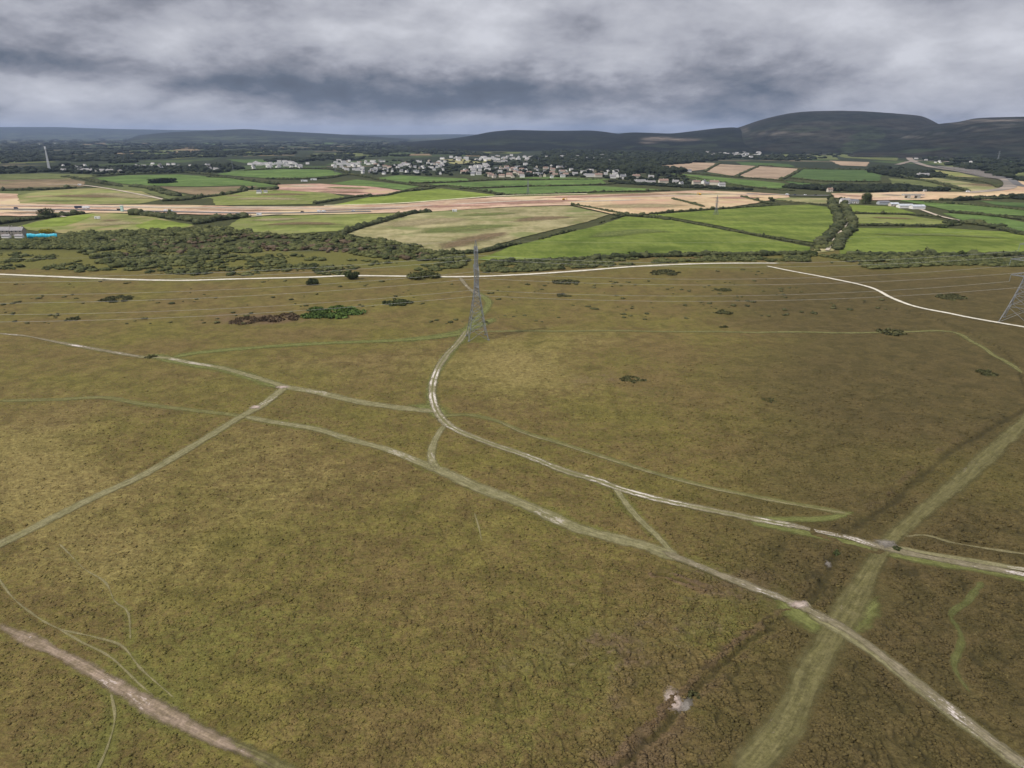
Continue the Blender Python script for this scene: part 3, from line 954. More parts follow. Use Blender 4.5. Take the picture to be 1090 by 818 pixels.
FIELDS = [
    ('hay_green', [(18, 242), (40, 236), (70, 231), (100, 227), (150, 228.5), (185, 236), (207, 241), (170, 247), (120, 249), (70, 249), (35, 246)]),
    ('grass_lime', [(22, 241), (55, 233), (85, 229.5), (102, 228), (92, 234), (70, 241), (40, 243)]),
    ('grass_lime', [(145, 240), (165, 234), (205, 240), (185, 245), (150, 246)]),
    ('hay', [(124, 252), (184, 252), (183, 259), (140, 261), (125, 257)]),
    ('hay_green', [(15, 208), (50, 203), (110, 200), (150, 204), (172, 213), (150, 217), (90, 218), (20, 217)]),
    ('soil_brown', [(-30, 193), (30, 191), (72, 190), (92, 194), (88, 199), (-30, 202)]),
    ('earthwork', [(-30, 205), (18, 207), (20, 217), (-30, 218)]),
    ('grass_dull', [(-30, 187), (50, 185), (110, 187), (90, 190), (-30, 193)]),
    ('grass_dull', [(100, 200), (130, 197), (160, 200), (200, 208), (180, 212), (150, 204)]),
    ('grass_far', [(100, 190), (135, 187), (190, 186), (235, 189), (266, 193), (275, 197), (210, 199), (150, 197.5), (130, 196)]),
    ('soil_brown', [(168, 199), (205, 200), (275, 198.5), (252, 204), (215, 209), (190, 205)]),
    ('grass_far', [(228, 186), (252, 182.5), (300, 180.5), (350, 181), (366, 186), (320, 190.5), (280, 190), (255, 188)]),
    ('grass_far', [(258, 193), (278, 195), (298, 198.5), (262, 200)]),
    ('hay', [(225, 206), (262, 203), (296, 202), (262, 208), (215, 212)]),
    ('pink_soil', [(296, 197), (340, 196), (400, 199.5), (428, 203.5), (410, 207), (385, 209), (350, 206), (295, 203)]),
    ('grass_olive', [(225, 211), (262, 204.5), (300, 203), (350, 206), (372, 211), (335, 218), (262, 219), (230, 219)]),
    ('grass_lime', [(350, 219.5), (395, 210), (429, 205), (470, 201), (525, 207.5), (529, 209.5), (480, 213), (424, 217.5)]),
    ('grass_far', [(350, 196), (380, 191.5), (447, 199), (430, 202.5), (400, 199.5)]),
    ('grass_far', [(400, 190), (424, 187), (496, 190.5), (502, 193), (434, 195)]),
    ('grass_far', [(455, 196.5), (527, 193), (640, 191.5), (646, 196), (580, 198), (540, 199), (490, 200.5)]),
    ('grass_far', [(500, 202), (560, 199.3), (630, 198), (706, 202), (690, 204), (620, 206), (565, 207.5), (530, 207)]),
    ('grass_far', [(540, 190), (580, 188.5), (650, 191), (640, 192)]),
    ('grass_far', [(705, 184.5), (745, 187), (780, 190.5), (829, 195), (852, 199), (820, 202), (780, 197.5), (745, 192)]),
    ('hay', [(370, 250), (414, 231), (460, 226), (540, 221.5), (605, 219.5), (648, 229), (625, 237), (590, 245), (565, 251), (540, 258), (505, 268), (470, 270), (430, 262)]),
    ('rust', [(462, 269), (490, 258), (515, 250), (548, 242), (546, 250), (515, 263), (490, 270)]),
    ('grass_olive', [(240, 243), (258, 231), (373, 228.5), (437, 227), (404, 237), (368, 246), (300, 250), (250, 247)]),
    ('grass_bright', [(508, 277), (545, 263), (590, 252), (640, 240), (666, 231), (710, 234), (760, 243.5), (820, 255.5), (862, 263.5), (862, 269), (790, 271), (700, 273), (600, 277), (530, 280)]),
    ('grass_bright', [(690, 229.5), (770, 223.5), (820, 220), (860, 218.5), (880, 221), (886, 228), (887, 238), (868, 259), (840, 255), (800, 248.5), (760, 240), (715, 232)]),
    ('grass_bright', [(893, 271), (896, 258), (904, 243), (998, 243), (1110, 249.5), (1110, 273), (990, 272)]),
    ('grass_olive', [(906, 228.5), (964, 229.5), (1026, 238.5), (965, 240), (911, 239.5)]),
    ('grass_bright', [(897, 218), (951, 220.5), (975, 228), (905, 226.5)]),
    ('grass_far', [(952, 213), (1030, 217.5), (1120, 227), (1120, 232), (1050, 228.5), (1015, 225.5), (985, 219)]),
    ('grass_far', [(1003, 227), (1057, 230.5), (1120, 243), (1120, 250), (1060, 243), (1025, 235.5)]),
    ('grass_deep', [(1040, 214), (1120, 218), (1120, 224), (1060, 218.5)]),
    ('hay', [(822, 210.5), (880, 211.5), (880, 217), (857, 217.5), (825, 214.5)]),
    ('plough', [(690, 180), (722, 173), (762, 174), (756, 180), (730, 183.5), (700, 183)]),
    ('plough', [(751, 183), (766, 175), (804, 177), (781, 187.5)]),
    ('plough', [(785, 188.5), (808, 177.3), (851, 180), (830, 191.5)]),
    ('grass_deep', [(842, 189), (853, 180.5), (920, 181.5), (938, 187), (937, 193), (880, 193)]),
    ('grass_deep', [(835, 193.5), (915, 197), (905, 200.5), (850, 198)]),
    ('grass_deep', [(783, 172.5), (840, 175), (846, 178), (790, 176)]),
    ('grass_dull', [(832, 164.5), (889, 166), (893, 170.5), (836, 168.5)]),
    ('grass_dull', [(880, 163.5), (958, 166), (955, 171.5), (900, 168.5)]),
    ('plough', [(883, 171.5), (925, 173), (923, 177.5), (895, 176.5)]),
    ('hay', [(968, 188), (1000, 190), (1060, 199), (1075, 203), (1040, 205), (1010, 199)]),
    ('grass_dull', [(945, 190), (985, 193), (1020, 203), (985, 202), (950, 196)]),
    ('hay_green', [(990, 181), (1020, 184), (1050, 190), (1010, 188)]),
    ('grass_deep', [(1000, 163), (1022, 160), (1050, 165), (1030, 170)]),
    ('grass_dull', [(985, 172), (1020, 174), (1040, 178), (1010, 178)]),
    ('hay', [(888, 268), (898, 250), (905, 235), (897, 222), (893, 222), (896, 238), (884, 256), (866, 266), (864, 270)]),
    ('grass_dull', [(115, 166), (150, 161), (205, 159.5), (232, 166), (190, 169.5)]),
    ('plough', [(186, 161.5), (214, 160), (210, 164), (190, 164.5)]),
    ('grass_dull', [(-30, 171), (35, 169), (60, 173), (-30, 175)]),
    ('hay', [(470, 170), (500, 169.5), (525, 170.5), (515, 173.5), (482, 175)]),
    ('grass_dull', [(330, 164), (380, 163), (400, 166), (350, 167.5)]),
    ('grass_dull', [(240, 162), (290, 161), (300, 164), (250, 166)]),
    ('grass_deep', [(240, 170), (320, 170), (325, 173), (260, 174)]),
    ('grass_dull', [(50, 203), (0, 203), (-30, 206), (20, 208)]),
    ('hay', [(1020, 166), (1045, 167), (1070, 171), (1040, 171)]),
    ('grass_dull', [(1050, 181), (1110, 184), (1110, 188), (1062, 187)]),
    ('grass_deep', [(1045, 172), (1075, 171), (1105, 174), (1070, 176)]),
    ('grass_dull', [(960, 158), (990, 157), (1000, 160), (970, 161)]),
    ('grass_deep', [(1060, 163), (1100, 162), (1110, 166), (1070, 167)]),
    ('soil_brown', [(900, 156), (935, 156.5), (940, 159), (905, 158.5)]),
    ('grass_dull', [(1000, 168), (1018, 167), (1024, 169), (1004, 170)]),
    ('grass_deep', [(1078, 190), (1112, 192), (1112, 195), (1085, 194)]),
]
for i_, (mt, pts) in enumerate(FIELDS):
    field(mt, pts, 0.30 + 0.13 * (i_ % 4))
# faint dull fields in the dark plain far off
for i_ in range(70):
    x_ = random.uniform(-20, 640) if i_ < 45 else random.uniform(640, 1110)
    y_ = random.uniform(148, 166)
    if x_ > 500 and y_ < 156:
        continue
    wv = random.uniform(10, 34)
    hv = random.uniform(0.7, 1.8) * (1 + (y_ - 148) / 18)
    sk = random.uniform(-10, 10)
    field(random.choice(['grass_dull', 'grass_deep', 'grass_deep', 'soil_brown']), [(x_, y_), (x_ + wv, y_ - 0.3), (x_ + wv + sk, y_ + hv), (x_ + sk * 0.5, y_ + hv * 0.9)], 0.8)

# road works
field('earthwork', [(-30, 216), (60, 218.5), (130, 219), (200, 219), (262, 221), (330, 220.5), (380, 219), (424, 218.3), (470, 214.5), (530, 210.5), (570, 208.5),
                    (625, 207), (690, 205.5), (745, 203.5), (800, 205.5), (840, 208), (840, 211), (800, 214), (700, 219), (610, 219), (540, 221), (460, 226),
                    (373, 228.5), (262, 230.5), (200, 229), (150, 228), (100, 227), (60, 230), (20, 231), (-30, 230)], 1.0, 'construction_ground', 'long strip of stripped pinkish earth crossing the fields')
field('earth_gold', [(600, 212), (690, 210.5), (760, 211), (838, 208), (825, 213), (800, 218), (770, 222.5), (690, 228.5), (650, 228.5), (608, 219)], 1.15, 'construction_ground')
field('earthwork', [(885, 206.5), (925, 206.5), (955, 205), (985, 204.5), (990, 213.5), (930, 214), (885, 211)], 1.0, 'construction_ground')
field('earth_gold', [(985, 204.8), (1030, 205.5), (1060, 204.5), (1078, 200), (1083, 193), (1100, 195), (1110, 204), (1080, 209), (1040, 212), (985, 213.5)], 1.1, 'construction_ground')


# blotches of other growth and other soil, thin on the ground and ragged at their edges
M['ov_green'] = mat_path('blotch_green', (0.115, 0.140, 0.036), (0.170, 0.190, 0.060), edge=1.0, top=0.75)
M['ov_brown'] = mat_path('blotch_brown', (0.150, 0.105, 0.055), (0.210, 0.150, 0.085), edge=1.0, top=0.75)
M['ov_tan'] = mat_path('blotch_tan', (0.280, 0.235, 0.120), (0.360, 0.300, 0.170), edge=1.0, top=0.75)
M['ov_pink'] = mat_path('blotch_pink', (0.290, 0.165, 0.115), (0.370, 0.225, 0.165), edge=1.0, top=0.85)
M['ov_pale'] = mat_path('blotch_pale', (0.420, 0.360, 0.270), (0.520, 0.450, 0.350), edge=1.0, top=0.9)
M['ov_grey'] = mat_path('blotch_grey', (0.170, 0.150, 0.130), (0.230, 0.205, 0.180), edge=1.0, top=0.8)
OVER = [
    # material, line, height of the blotch in photo pixels, lift
    ('ov_green', [(520, 210.6), (580, 208.8), (650, 206.8), (705, 205.8)], 1.6, 1.15), ('ov_pink', [(430, 222.5), (500, 219), (560, 216), (640, 213)], 3.6, 1.1),
    ('ov_pink', [(0, 220), (90, 221), (180, 222)], 1.8, 1.1), ('ov_tan', [(615, 222), (670, 220.5), (750, 219)], 5, 1.25), ('ov_brown', [(205, 224.2), (270, 225), (330, 225)], 1.3, 1.1),
    ('ov_tan', [(140, 221.4), (240, 223)], 1.6, 1.1), ('ov_grey', [(330, 225.6), (390, 224), (440, 222)], 1.8, 1.12), ('ov_green', [(705, 207.5), (790, 207.5)], 1.5, 1.15),
    ('ov_pink', [(745, 212), (822, 211)], 2.6, 1.3), ('ov_brown', [(0, 227), (60, 228.5)], 2, 1.1), ('ov_grey', [(930, 208.8), (970, 208.5)], 2, 1.2), ('ov_pink', [(888, 209.5), (930, 209.6)], 2.4, 1.15),
    ('ov_pale', [(60, 221), (200, 222.3)], 0.8, 1.2), ('ov_pale', [(240, 220.8), (330, 221.3)], 0.8, 1.2), ('ov_pale', [(600, 216), (690, 213.5)], 1.2, 1.3), ('ov_pale', [(985, 209), (1010, 210)], 2.5, 1.25),
    ('ov_pink', [(560, 212.5), (620, 210.5), (700, 208.8)], 1.6, 1.2), ('ov_brown', [(640, 209.2), (740, 206.5)], 0.8, 1.2), ('ov_pale', [(10, 224.5), (50, 226), (90, 227)], 1.4, 1.15),
    ('ov_brown', [(30, 211), (80, 209), (140, 211)], 3.5, 0.9), ('ov_tan', [(85, 206), (130, 208), (165, 213)], 3, 0.92), ('ov_green', [(30, 214), (100, 214.5)], 2.4, 0.94),
    ('ov_tan', [(228, 213.5), (280, 212), (330, 214)], 3, 0.9), ('ov_brown', [(262, 209), (300, 207.5), (335, 208.5)], 2.2, 0.92), ('ov_pink', [(235, 210), (262, 208)], 2.4, 0.94),
    ('ov_green', [(340, 199.5), (400, 202)], 2, 0.9), ('ov_pale', [(300, 198.5), (345, 199)], 1, 0.92), ('ov_brown', [(330, 204.5), (400, 206)], 1.6, 0.94),
    ('ov_tan', [(70, 243), (110, 239), (165, 239)], 6, 0.9), ('ov_brown', [(95, 237), (140, 234)], 3, 0.92), ('ov_brown', [(270, 241), (320, 238.5), (370, 240)], 3.5, 0.9), ('ov_tan', [(255, 236), (330, 233)], 3, 0.92),
    ('ov_green', [(430, 251), (480, 245), (560, 240)], 7, 0.9), ('ov_brown', [(540, 238), (580, 233), (625, 232)], 4, 0.92), ('ov_tan', [(410, 245), (450, 237), (520, 233)], 6, 0.94), ('ov_green', [(480, 231), (560, 227)], 3, 0.96),
    ('ov_brown', [(468, 268), (495, 258), (545, 247)], 5, 0.96), ('ov_green', [(620, 255), (680, 247), (730, 249)], 5, 0.94),
    ('ov_green', [(920, 250), (1000, 251), (1080, 255)], 3, 0.92),
    ('ov_brown', [(920, 232), (980, 234)], 2, 0.9), ('ov_grey', [(995, 177), (1035, 183), (1065, 192)], 1.6, 1.7), ('ov_pale', [(945, 152), (968, 160)], 1.4, 1.7), ('ov_brown', [(1030, 195), (1060, 200)], 3, 1.2)]
for (mt, pts, hp, lf) in OVER:
    g = GP(pts)
    ym = pts[len(pts) // 2][1]
    wd_ = abs(P(545, ym - hp / 2)[1] - P(545, ym + hp / 2)[1]) * 1.25
    ln = spline(g, 12)
    tt = np.linspace(0, 1, len(ln))
    o = ribbon('construction_ground' if lf >= 1.0 else 'field', mt, ln, wd_ * (0.35 + 0.65 * np.sin(np.pi * tt) ** 0.6), lf)
    props(o, kind='structure')


def road(mat, pts, width, z, name='road'):
    line = spline(GP(pts), 12)
    tang = np.gradient(line, axis=0)
    tang /= np.linalg.norm(tang, axis=1)[:, None]
    nrm = np.stack([-tang[:, 1], tang[:, 0]], 1)
    L, Rr = line + nrm * width / 2, line - nrm * width / 2
    n = len(line)
    V = np.zeros((2 * n, 3))
    V[:n, :2], V[n:, :2] = L, Rr
    V[:, 2] = z
    i = np.arange(n - 1)
    me = mesh_np(name, V, np.stack([i, i + n, i + n + 1, i + 1], 1))
    return props(link(name, me, M[mat]), kind='structure')


road('sandstrip', [(345, 219.8), (424, 217.3), (480, 213.2), (530, 209.6), (575, 208), (625, 207)], 9, 1.3, 'path')
road('haul', [(-30, 219.5), (100, 220.5), (250, 222.5), (380, 222.5), (470, 219), (560, 214.5), (650, 211), (760, 208), (840, 208)], 10, 1.3)
road('asphalt', [(-30, 223.5), (90, 224.6), (160, 226), (260, 228), (330, 227.6), (395, 226.2)], 12, 1.5)
road('paint', [(-30, 222.9), (90, 224.0), (160, 225.4), (260, 227.4), (330, 227.0), (395, 225.7)], 0.5, 1.6, 'road_marking')
road('asphalt', [(795, 207), (830, 208.5), (860, 209), (885, 209)], 12, 1.5)
road('haul', [(50, 197), (82, 197.5), (112, 201), (150, 208), (178, 214)], 7, 1.2)
road('haul', [(0, 228), (40, 229), (70, 232)], 4, 1.4)
road('haul', [(262, 232), (275, 231), (300, 229)], 6, 1.4)
road('rubble', [(1030, 206), (1062, 203), (1075, 199), (1070, 192), (1045, 187), (1015, 182), (990, 178), (974, 173), (968, 168), (975, 163), (966, 157), (950, 151), (938, 148)], 24, 1.5)
road('asphalt', [(1120, 201), (1088, 199), (1076, 192), (1062, 188)], 16, 1.8)
road('rubble', [(955, 176), (972, 172), (995, 171.5), (1030, 175), (1046, 179)], 20, 1.6)
road('rubble', [(936, 151), (955, 156), (975, 162)], 60, 1.3, 'construction_ground')
road('haul', [(980, 224), (1000, 231), (1020, 235.5), (1032, 237.5)], 5, 1.2)
road('haul', [(899, 216), (903, 226), (901, 238), (890, 254), (880, 268)], 3.5, 1.2, 'path')


# ------------------------------------------------------------------ foliage
def ico(sub):
    bm = bmesh.new()
    bmesh.ops.create_icosphere(bm, subdivisions=sub, radius=1.0)
    v = np.array([q.co[:] for q in bm.verts])
    f = np.array([[q.index for q in fc.verts] for fc in bm.faces])
    bm.free()
    return v, f


ICO = {1: ico(1), 2: ico(2), 3: ico(3)}


def blobs(name, centers, rads, heights, mat, sub=2, parent=None, rough=0.35, seed=0, leaves=0):
    """a mass of leafy mounds, each one uneven"""
    v0, f0 = ICO[sub]
    n, k = len(centers), len(v0)
    rg = np.random.default_rng(seed + n)
    c = np.asarray(centers, float)
    rads = np.asarray(rads, float)
    heights = np.asarray(heights, float)
    ph = rg.uniform(0, 6.28, n)
    cs, sn = np.cos(ph), np.sin(ph)
    vx = v0[None, :, 0] * cs[:, None] - v0[None, :, 1] * sn[:, None]
    vy = v0[None, :, 0] * sn[:, None] + v0[None, :, 1] * cs[:, None]
    vz = np.repeat(v0[None, :, 2], n, 0)
    d = 1 + rough * (rg.random((n, k)) * 2 - 1)
    asp = rg.uniform(0.75, 1.3, n)
    X = c[:, 0, None] + vx * d * (rads * asp)[:, None]
    Y = c[:, 1, None] + vy * d * rads[:, None]
    Z = c[:, 2, None] + (vz * d * 0.62 + 0.42) * heights[:, None]
    V = np.stack([X, Y, Z], -1).reshape(-1, 3)
    F = (f0[None] + (np.arange(n) * k)[:, None, None]).reshape(-1, 3)
    tone_ = np.repeat(rg.random(n), k) * 0.8 + rg.random(n * k) * 0.2
    if leaves:
        # sprays of leaves standing out of each mound, so that no outline is round
        m = n * leaves
        ci = np.repeat(np.arange(n), leaves)
        d = rg.normal(size=(m, 3))
        d[:, 2] = np.abs(d[:, 2]) * 0.9
        d /= np.linalg.norm(d, axis=1)[:, None]
        q = rg.uniform(0.75, 1.3, m)[:, None]
        cc = np.stack([c[ci, 0] + d[:, 0] * rads[ci] * asp[ci] * q[:, 0], c[ci, 1] + d[:, 1] * rads[ci] * q[:, 0],
                       c[ci, 2] + (d[:, 2] * 0.62 * q[:, 0] + 0.38) * heights[ci]], 1)
        a1 = rg.normal(size=(m, 3))
        a1 /= np.linalg.norm(a1, axis=1)[:, None]
        a2 = np.cross(a1, d)
        sz = (rads[ci] * rg.uniform(0.14, 0.42, m))[:, None]
        LV = np.stack([cc + a1 * sz, cc + a2 * sz, cc - a1 * sz * 0.8 + d * sz * 0.4], 1).reshape(-1, 3)
        LF = np.arange(m * 3).reshape(-1, 3) + len(V)
        V, F = np.concatenate([V, LV]), np.concatenate([F, LF])
        tone_ = np.concatenate([tone_, np.repeat(np.clip(rg.random(m) * 0.75 + 0.25, 0, 1), 3)])
    me = mesh_np(name, V, F, dict(tone=tone_))
    return link(name, me, M[mat], parent)


def hedge(label, pts, h=2.4, wd=3.0, gap=0.0, mat='hedge'):
    g = GP(pts)
    dist0 = np.mean([math.hypot(*q) for q in g])
    line = spline(g, max(1.1, dist0 * 0.0016))
    if gap:
        keep = fbm(np.arange(len(line)) / 9.0, np.zeros(len(line)) + len(pts) * 3.3, 2, 5) > gap
        line = line[keep]
    n = len(line)
    c, r_, hh = [], [], []
    for p in line:
        c.append((p[0] + random.gauss(0, wd * 0.14), p[1] + random.gauss(0, wd * 0.14), 0))
        big = random.random() < 0.06
        r_.append(wd * random.uniform(0.42, 0.72) * (1.35 if big else 1))
        hh.append(h * random.uniform(0.65, 1.15) * (1.6 if big else 1))
    o = blobs('hedge', c, r_, hh, mat, 2 if dist0 < 1300 else 1, seed=n, leaves=8 if dist0 < 1300 else 3)
    return props(o, label, 'hedge')


HEDGES = [
    ('dark hedge on the upper left edge of the large bright green field', [(545, 262), (570, 257), (590, 251), (612, 246)], 2.2, 2.6, 0.40),
    ('short thick hedge joining the top corner of the large green field to the tan earth', [(610, 219), (628, 222), (648, 226), (668, 229.5)], 2.6, 4, 0),
    ('broken hedge on the tan side just below the top corner of the large green field', [(612, 246), (632, 240), (650, 234), (666, 230)], 2.0, 2.6, 0.47),
    ('dotted hedge dividing the large green field from the green field to its right', [(668, 229), (700, 233), (722, 235.5), (760, 243), (800, 250), (840, 257.5), (866, 262)], 2.2, 2.8, 0.33),
    ('dark wide hedge at the top corner where the large green fields meet', [(655, 229.5), (680, 230.5), (712, 234.5)], 3, 6, 0),
    ('hedge along the top of the green field under the golden earth', [(692, 228.5), (715, 226.5), (745, 224.5), (775, 222.5), (800, 221), (828, 219.5)], 2.5, 3.2, 0.1),
    ('slanting short hedge in the golden earth right of centre', [(716, 212.5), (726, 215), (738, 218), (748, 221)], 2.8, 5, 0),
    ('short dark hedge slanting down beside the tan strip', [(788, 210), (800, 213), (814, 216.5), (828, 219)], 2.8, 4.5, 0),
    ('thin hedge under the pale strip beside the dark road', [(824, 214), (850, 216.5), (880, 219)], 2.2, 3, 0),
    ('tall ragged hedge on the left side of the scrubby lane', [(885, 215), (889, 224), (893, 232), (893, 241), (884, 251), (873, 262)], 4, 7, 0),
    ('tall ragged hedge on the right side of the scrubby lane', [(898, 217), (903, 228), (908, 236), (905, 246), (896, 256), (891, 266)], 4, 6, 0),
    ('clipped dark hedge between the two green fields right of the lane', [(911, 240.5), (940, 240.5), (970, 241), (998, 241.5), (1020, 240)], 2.6, 4.5, 0),
    ('hedge under the farm sheds on the right', [(903, 227.5), (930, 227.8), (955, 228.5), (975, 229.5), (1000, 231.5)], 2.2, 3, 0),
    ('thick hedge slanting to the right edge below the small track', [(1005, 238), (1032, 238.5), (1055, 242), (1085, 249.5), (1105, 252)], 3.5, 7, 0),
    ('dark hedge between the two upper green fields at the right edge', [(1012, 226.5), (1040, 229), (1070, 232), (1110, 237)], 3.2, 6, 0),
    ('thin hedge high on the right between long green strips', [(985, 216), (1030, 219), (1060, 221.5), (1110, 227)], 2.6, 4, 0),
    ('long dark hedge under the bright green fields right of the lane', [(905, 272.5), (950, 272.8), (990, 273), (1031, 274), (1070, 272.5), (1100, 273)], 3.2, 6, 0),
    ('long dark hedge along the foot of the large green field left of the lane', [(520, 281), (570, 279.5), (620, 277), (680, 274), (740, 272.5), (800, 271.8), (862, 271)], 2.8, 6, 0.0),
    ('thick hedge between the pale hay field and the green field left of it', [(364, 250), (385, 243), (403, 238), (420, 233), (440, 228), (456, 226.5)], 4, 6, 0),
    ('short hedge hugging the pale field below the earth strip at its left', [(335, 217.5), (352, 214.5), (372, 211), (395, 208.5)], 3, 5, 0.1),
    ('dark hedge slanting from the pink soil to the bright lime field', [(395, 210), (412, 208.5), (430, 204.5), (450, 202.5), (462, 200)], 3, 5, 0),
    ('long far hedge across the green fields above the lime field', [(397, 191), (420, 194.5), (450, 199), (475, 198.5), (500, 201.5), (520, 205), (535, 207.5)], 3, 5, 0),
    ('straight hedge between the two narrow far green fields at centre', [(434, 195.5), (480, 194.5), (530, 191.8), (580, 192), (640, 191.5)], 2.8, 5, 0.1),
    ('broken hedge between the lower far green strips at centre', [(490, 201.5), (540, 199.5), (580, 198.7), (640, 197), (655, 196)], 2.8, 5, 0.15),
    ('dotted hedge along the top of the pink earth strip at centre', [(528, 208), (560, 208.2), (600, 206.7), (640, 205), (680, 204.2), (712, 203.5)], 2.8, 4.5, 0.25),
    ('hedge behind the white houses running to the dark road', [(700, 184), (745, 191), (780, 197), (815, 201.5), (845, 203.5)], 2.8, 5, 0),
    ('hedge below the three ploughed fields', [(730, 184.5), (760, 187), (785, 189), (830, 192.5), (860, 195.5), (915, 198.5)], 2.8, 6, 0),
    ('hedge between the left and middle ploughed fields', [(751, 183), (758, 178.5), (766, 174.5)], 3, 7, 0),
    ('hedge between the middle and right ploughed fields', [(783, 188), (795, 183), (807, 177.5)], 3, 6, 0),
    ('hedge between the right ploughed field and the deep green field', [(832, 191.5), (842, 187), (853, 180.5)], 3, 8, 0),
    ('hedge along the top of the deep green field', [(808, 176.5), (853, 180), (920, 181), (940, 183)], 3, 7, 0),
    ('hedge under the deep green field', [(842, 190), (880, 193.5), (937, 194)], 3, 5, 0),
    ('bushy hedge slanting down across the tan field on the left', [(140, 199), (158, 201), (178, 207), (190, 209)], 5, 9, 0),
    ('hedge rising to the right from the bushes on the left', [(174, 214.5), (195, 213.5), (215, 211), (240, 208), (262, 203.5)], 4, 6, 0),
    ('dark hedge below the brown stubble at the left edge', [(-10, 204), (15, 203.5), (40, 203), (80, 200.5)], 4, 7, 0),
    ('hedge slanting across the upper left beside the narrow road', [(66, 189), (85, 190.5), (105, 195), (130, 199)], 4, 7, 0),
    ('hedge curving between the two far green fields on the left', [(222, 189), (245, 190), (262, 192.5), (280, 195), (297, 197)], 4, 6, 0),
    ('small dark hedge at the left end of the pale olive field', [(255, 203), (268, 202), (285, 202.5), (293, 202)], 4.5, 7, 0),
    ('long dark hedge beside the dual road on the left', [(141, 229), (158, 230), (180, 232.5), (207, 236)], 5, 7, 0),
    ('dark hedge under the round tree beside the cottages', [(-10, 240), (20, 236), (45, 233), (62, 230), (76, 229.5)], 4, 7, 0),
    ('sloping dark hedge right of the long road hedge on the left', [(210, 238.5), (230, 235), (250, 233), (262, 231.5)], 4.5, 9, 0),
    ('far hedge above the green field on the left under the hamlet', [(100, 188), (150, 185.5), (200, 184.5), (232, 187.5)], 4, 6, 0.1),
    ('hedge below the distant white terrace on the left', [(262, 182), (300, 180), (352, 180.5), (372, 185)], 4, 6, 0),
    ('hedge between the far green strip and the pale plots on the left', [(285, 191), (320, 191.3), (350, 190), (372, 186.5), (396, 190)], 4, 7, 0),
    ('dark hedge under the orange bank of the road works on the right', [(1000, 213.5), (1040, 213), (1080, 211), (1110, 211)], 4, 7, 0),
    ('hedge curving along the S bend road on the right', [(960, 189), (1000, 196), (1030, 204)], 4, 7, 0.1),
    ('hedge above the tan triangle inside the road bend', [(985, 185), (1015, 190), (1050, 195), (1062, 200)], 4, 7, 0.2),
    ('dark hedge at the foot of the hay field between the earth and the pylon', [(470, 270.5), (500, 270), (520, 267.5), (545, 261)], 3, 4, 0),
    ('hedge beside the tan strip and behind the lone tree on the left', [(88, 228), (76, 229.5), (62, 231.5)], 3.4, 5, 0),
]
for (lb, pts, h_, w_, g_) in HEDGES:
    hedge(lb, pts, h_, w_, g_)


def in_poly(x, y, poly):
    n = len(poly)
    c = False
    j = n - 1
    for i in range(n):
        xi, yi = poly[i]
        xj, yj = poly[j]
        if (yi > y) != (yj > y) and x < (xj - xi) * (y - yi) / (yj - yi) + xi:
            c = not c
        j = i
    return c


def mass(name, label, poly, n, r0, r1, h0, h1, mat, sub=2, by_px=True, gate=0.0, seed=0, cat='scrub', grow=0.0, gsc=22.0):
    """an uncountable belt of bushes or trees inside an outline measured on the ground"""
    xs, ys = [q[0] for q in poly], [q[1] for q in poly]
    c, rr, hh = [], [], []
    g = [P(*q) for q in poly]
    gxs, gys = [q[0] for q in g], [q[1] for q in g]
    tries = 0
    while len(c) < n and tries < n * 40:
        tries += 1
        if by_px:
            x, y = random.uniform(min(xs), max(xs)), random.uniform(min(ys), max(ys))
            if not in_poly(x, y, poly):
                continue
            X, Y = P(x, y)
        else:
            X, Y = random.uniform(min(gxs), max(gxs)), random.uniform(min(gys), max(gys))
            if not in_poly(X, Y, g):
                continue
        if gate and float(fbm(np.array([X / gsc]), np.array([Y / (gsc * (1.0 if gsc < 50 else 1.6))]), 2, seed + 60)[0]) < gate:
            continue
        s = 1 + grow * math.hypot(X, Y) / 1000
        c.append((X, Y, 0))
        k = random.random() ** 1.6
        rr.append((r0 + (r1 - r0) * k) * s)
        hh.append((h0 + (h1 - h0) * k * random.uniform(0.7, 1.1)) * (1 + grow * 0.2))
    o = blobs(name, c, rr, hh, mat, sub, seed=seed, leaves=16 if cat == 'scrub' else (6 if sub == 2 else 3), rough=0.45)
    return props(o, label, cat, kind='stuff')


mass('scrub', 'belt of dark willow and gorse scrub left of the pylon', [(60, 262), (100, 252), (140, 247), (200, 246), (240, 244), (285, 249), (365, 250), (400, 254),
     (440, 262), (465, 270), (500, 276), (490, 286), (440, 280), (395, 274), (330, 266), (255, 270), (190, 284), (112, 285), (95, 272)], 2300, 1.3, 4.0, 1.0, 3.4, 'scrub', gate=0.44, seed=1)
mass('scrub', 'dense scrub on the left below the cottages', [(-20, 258), (30, 257), (70, 253), (130, 250), (180, 260), (130, 266), (60, 266), (-20, 266)], 750, 1.6, 4.0, 1.3, 3.6, 'scrub', gate=0.38, seed=2)
mass('scrub', 'rust tinged bushes scattered in the scrub belt', [(110, 258), (200, 248), (280, 250), (380, 258), (470, 272), (460, 280), (380, 270), (240, 266), (130, 276)], 260, 1.6, 3.8, 1.2, 3.0, 'scrub_red', gate=0.47, seed=3)
mass('scrub', 'low gorse strip between the pylon and the large green field', [(512, 281), (600, 279), (700, 275), (760, 273.5), (860, 273), (862, 279), (750, 278.5), (690, 281), (620, 285.5), (560, 289.5), (515, 291)],
     1200, 1.0, 2.8, 0.7, 2.0, 'scrub', gate=0.42, seed=4)
mass('scrub', 'low gorse strip right of the scrubby lane above the gravel track', [(862, 272), (1000, 274), (1110, 276), (1110, 285), (1000, 283), (930, 287), (860, 281)], 1100, 1.2, 3.2, 0.9, 2.2, 'scrub', gate=0.42, seed=5)
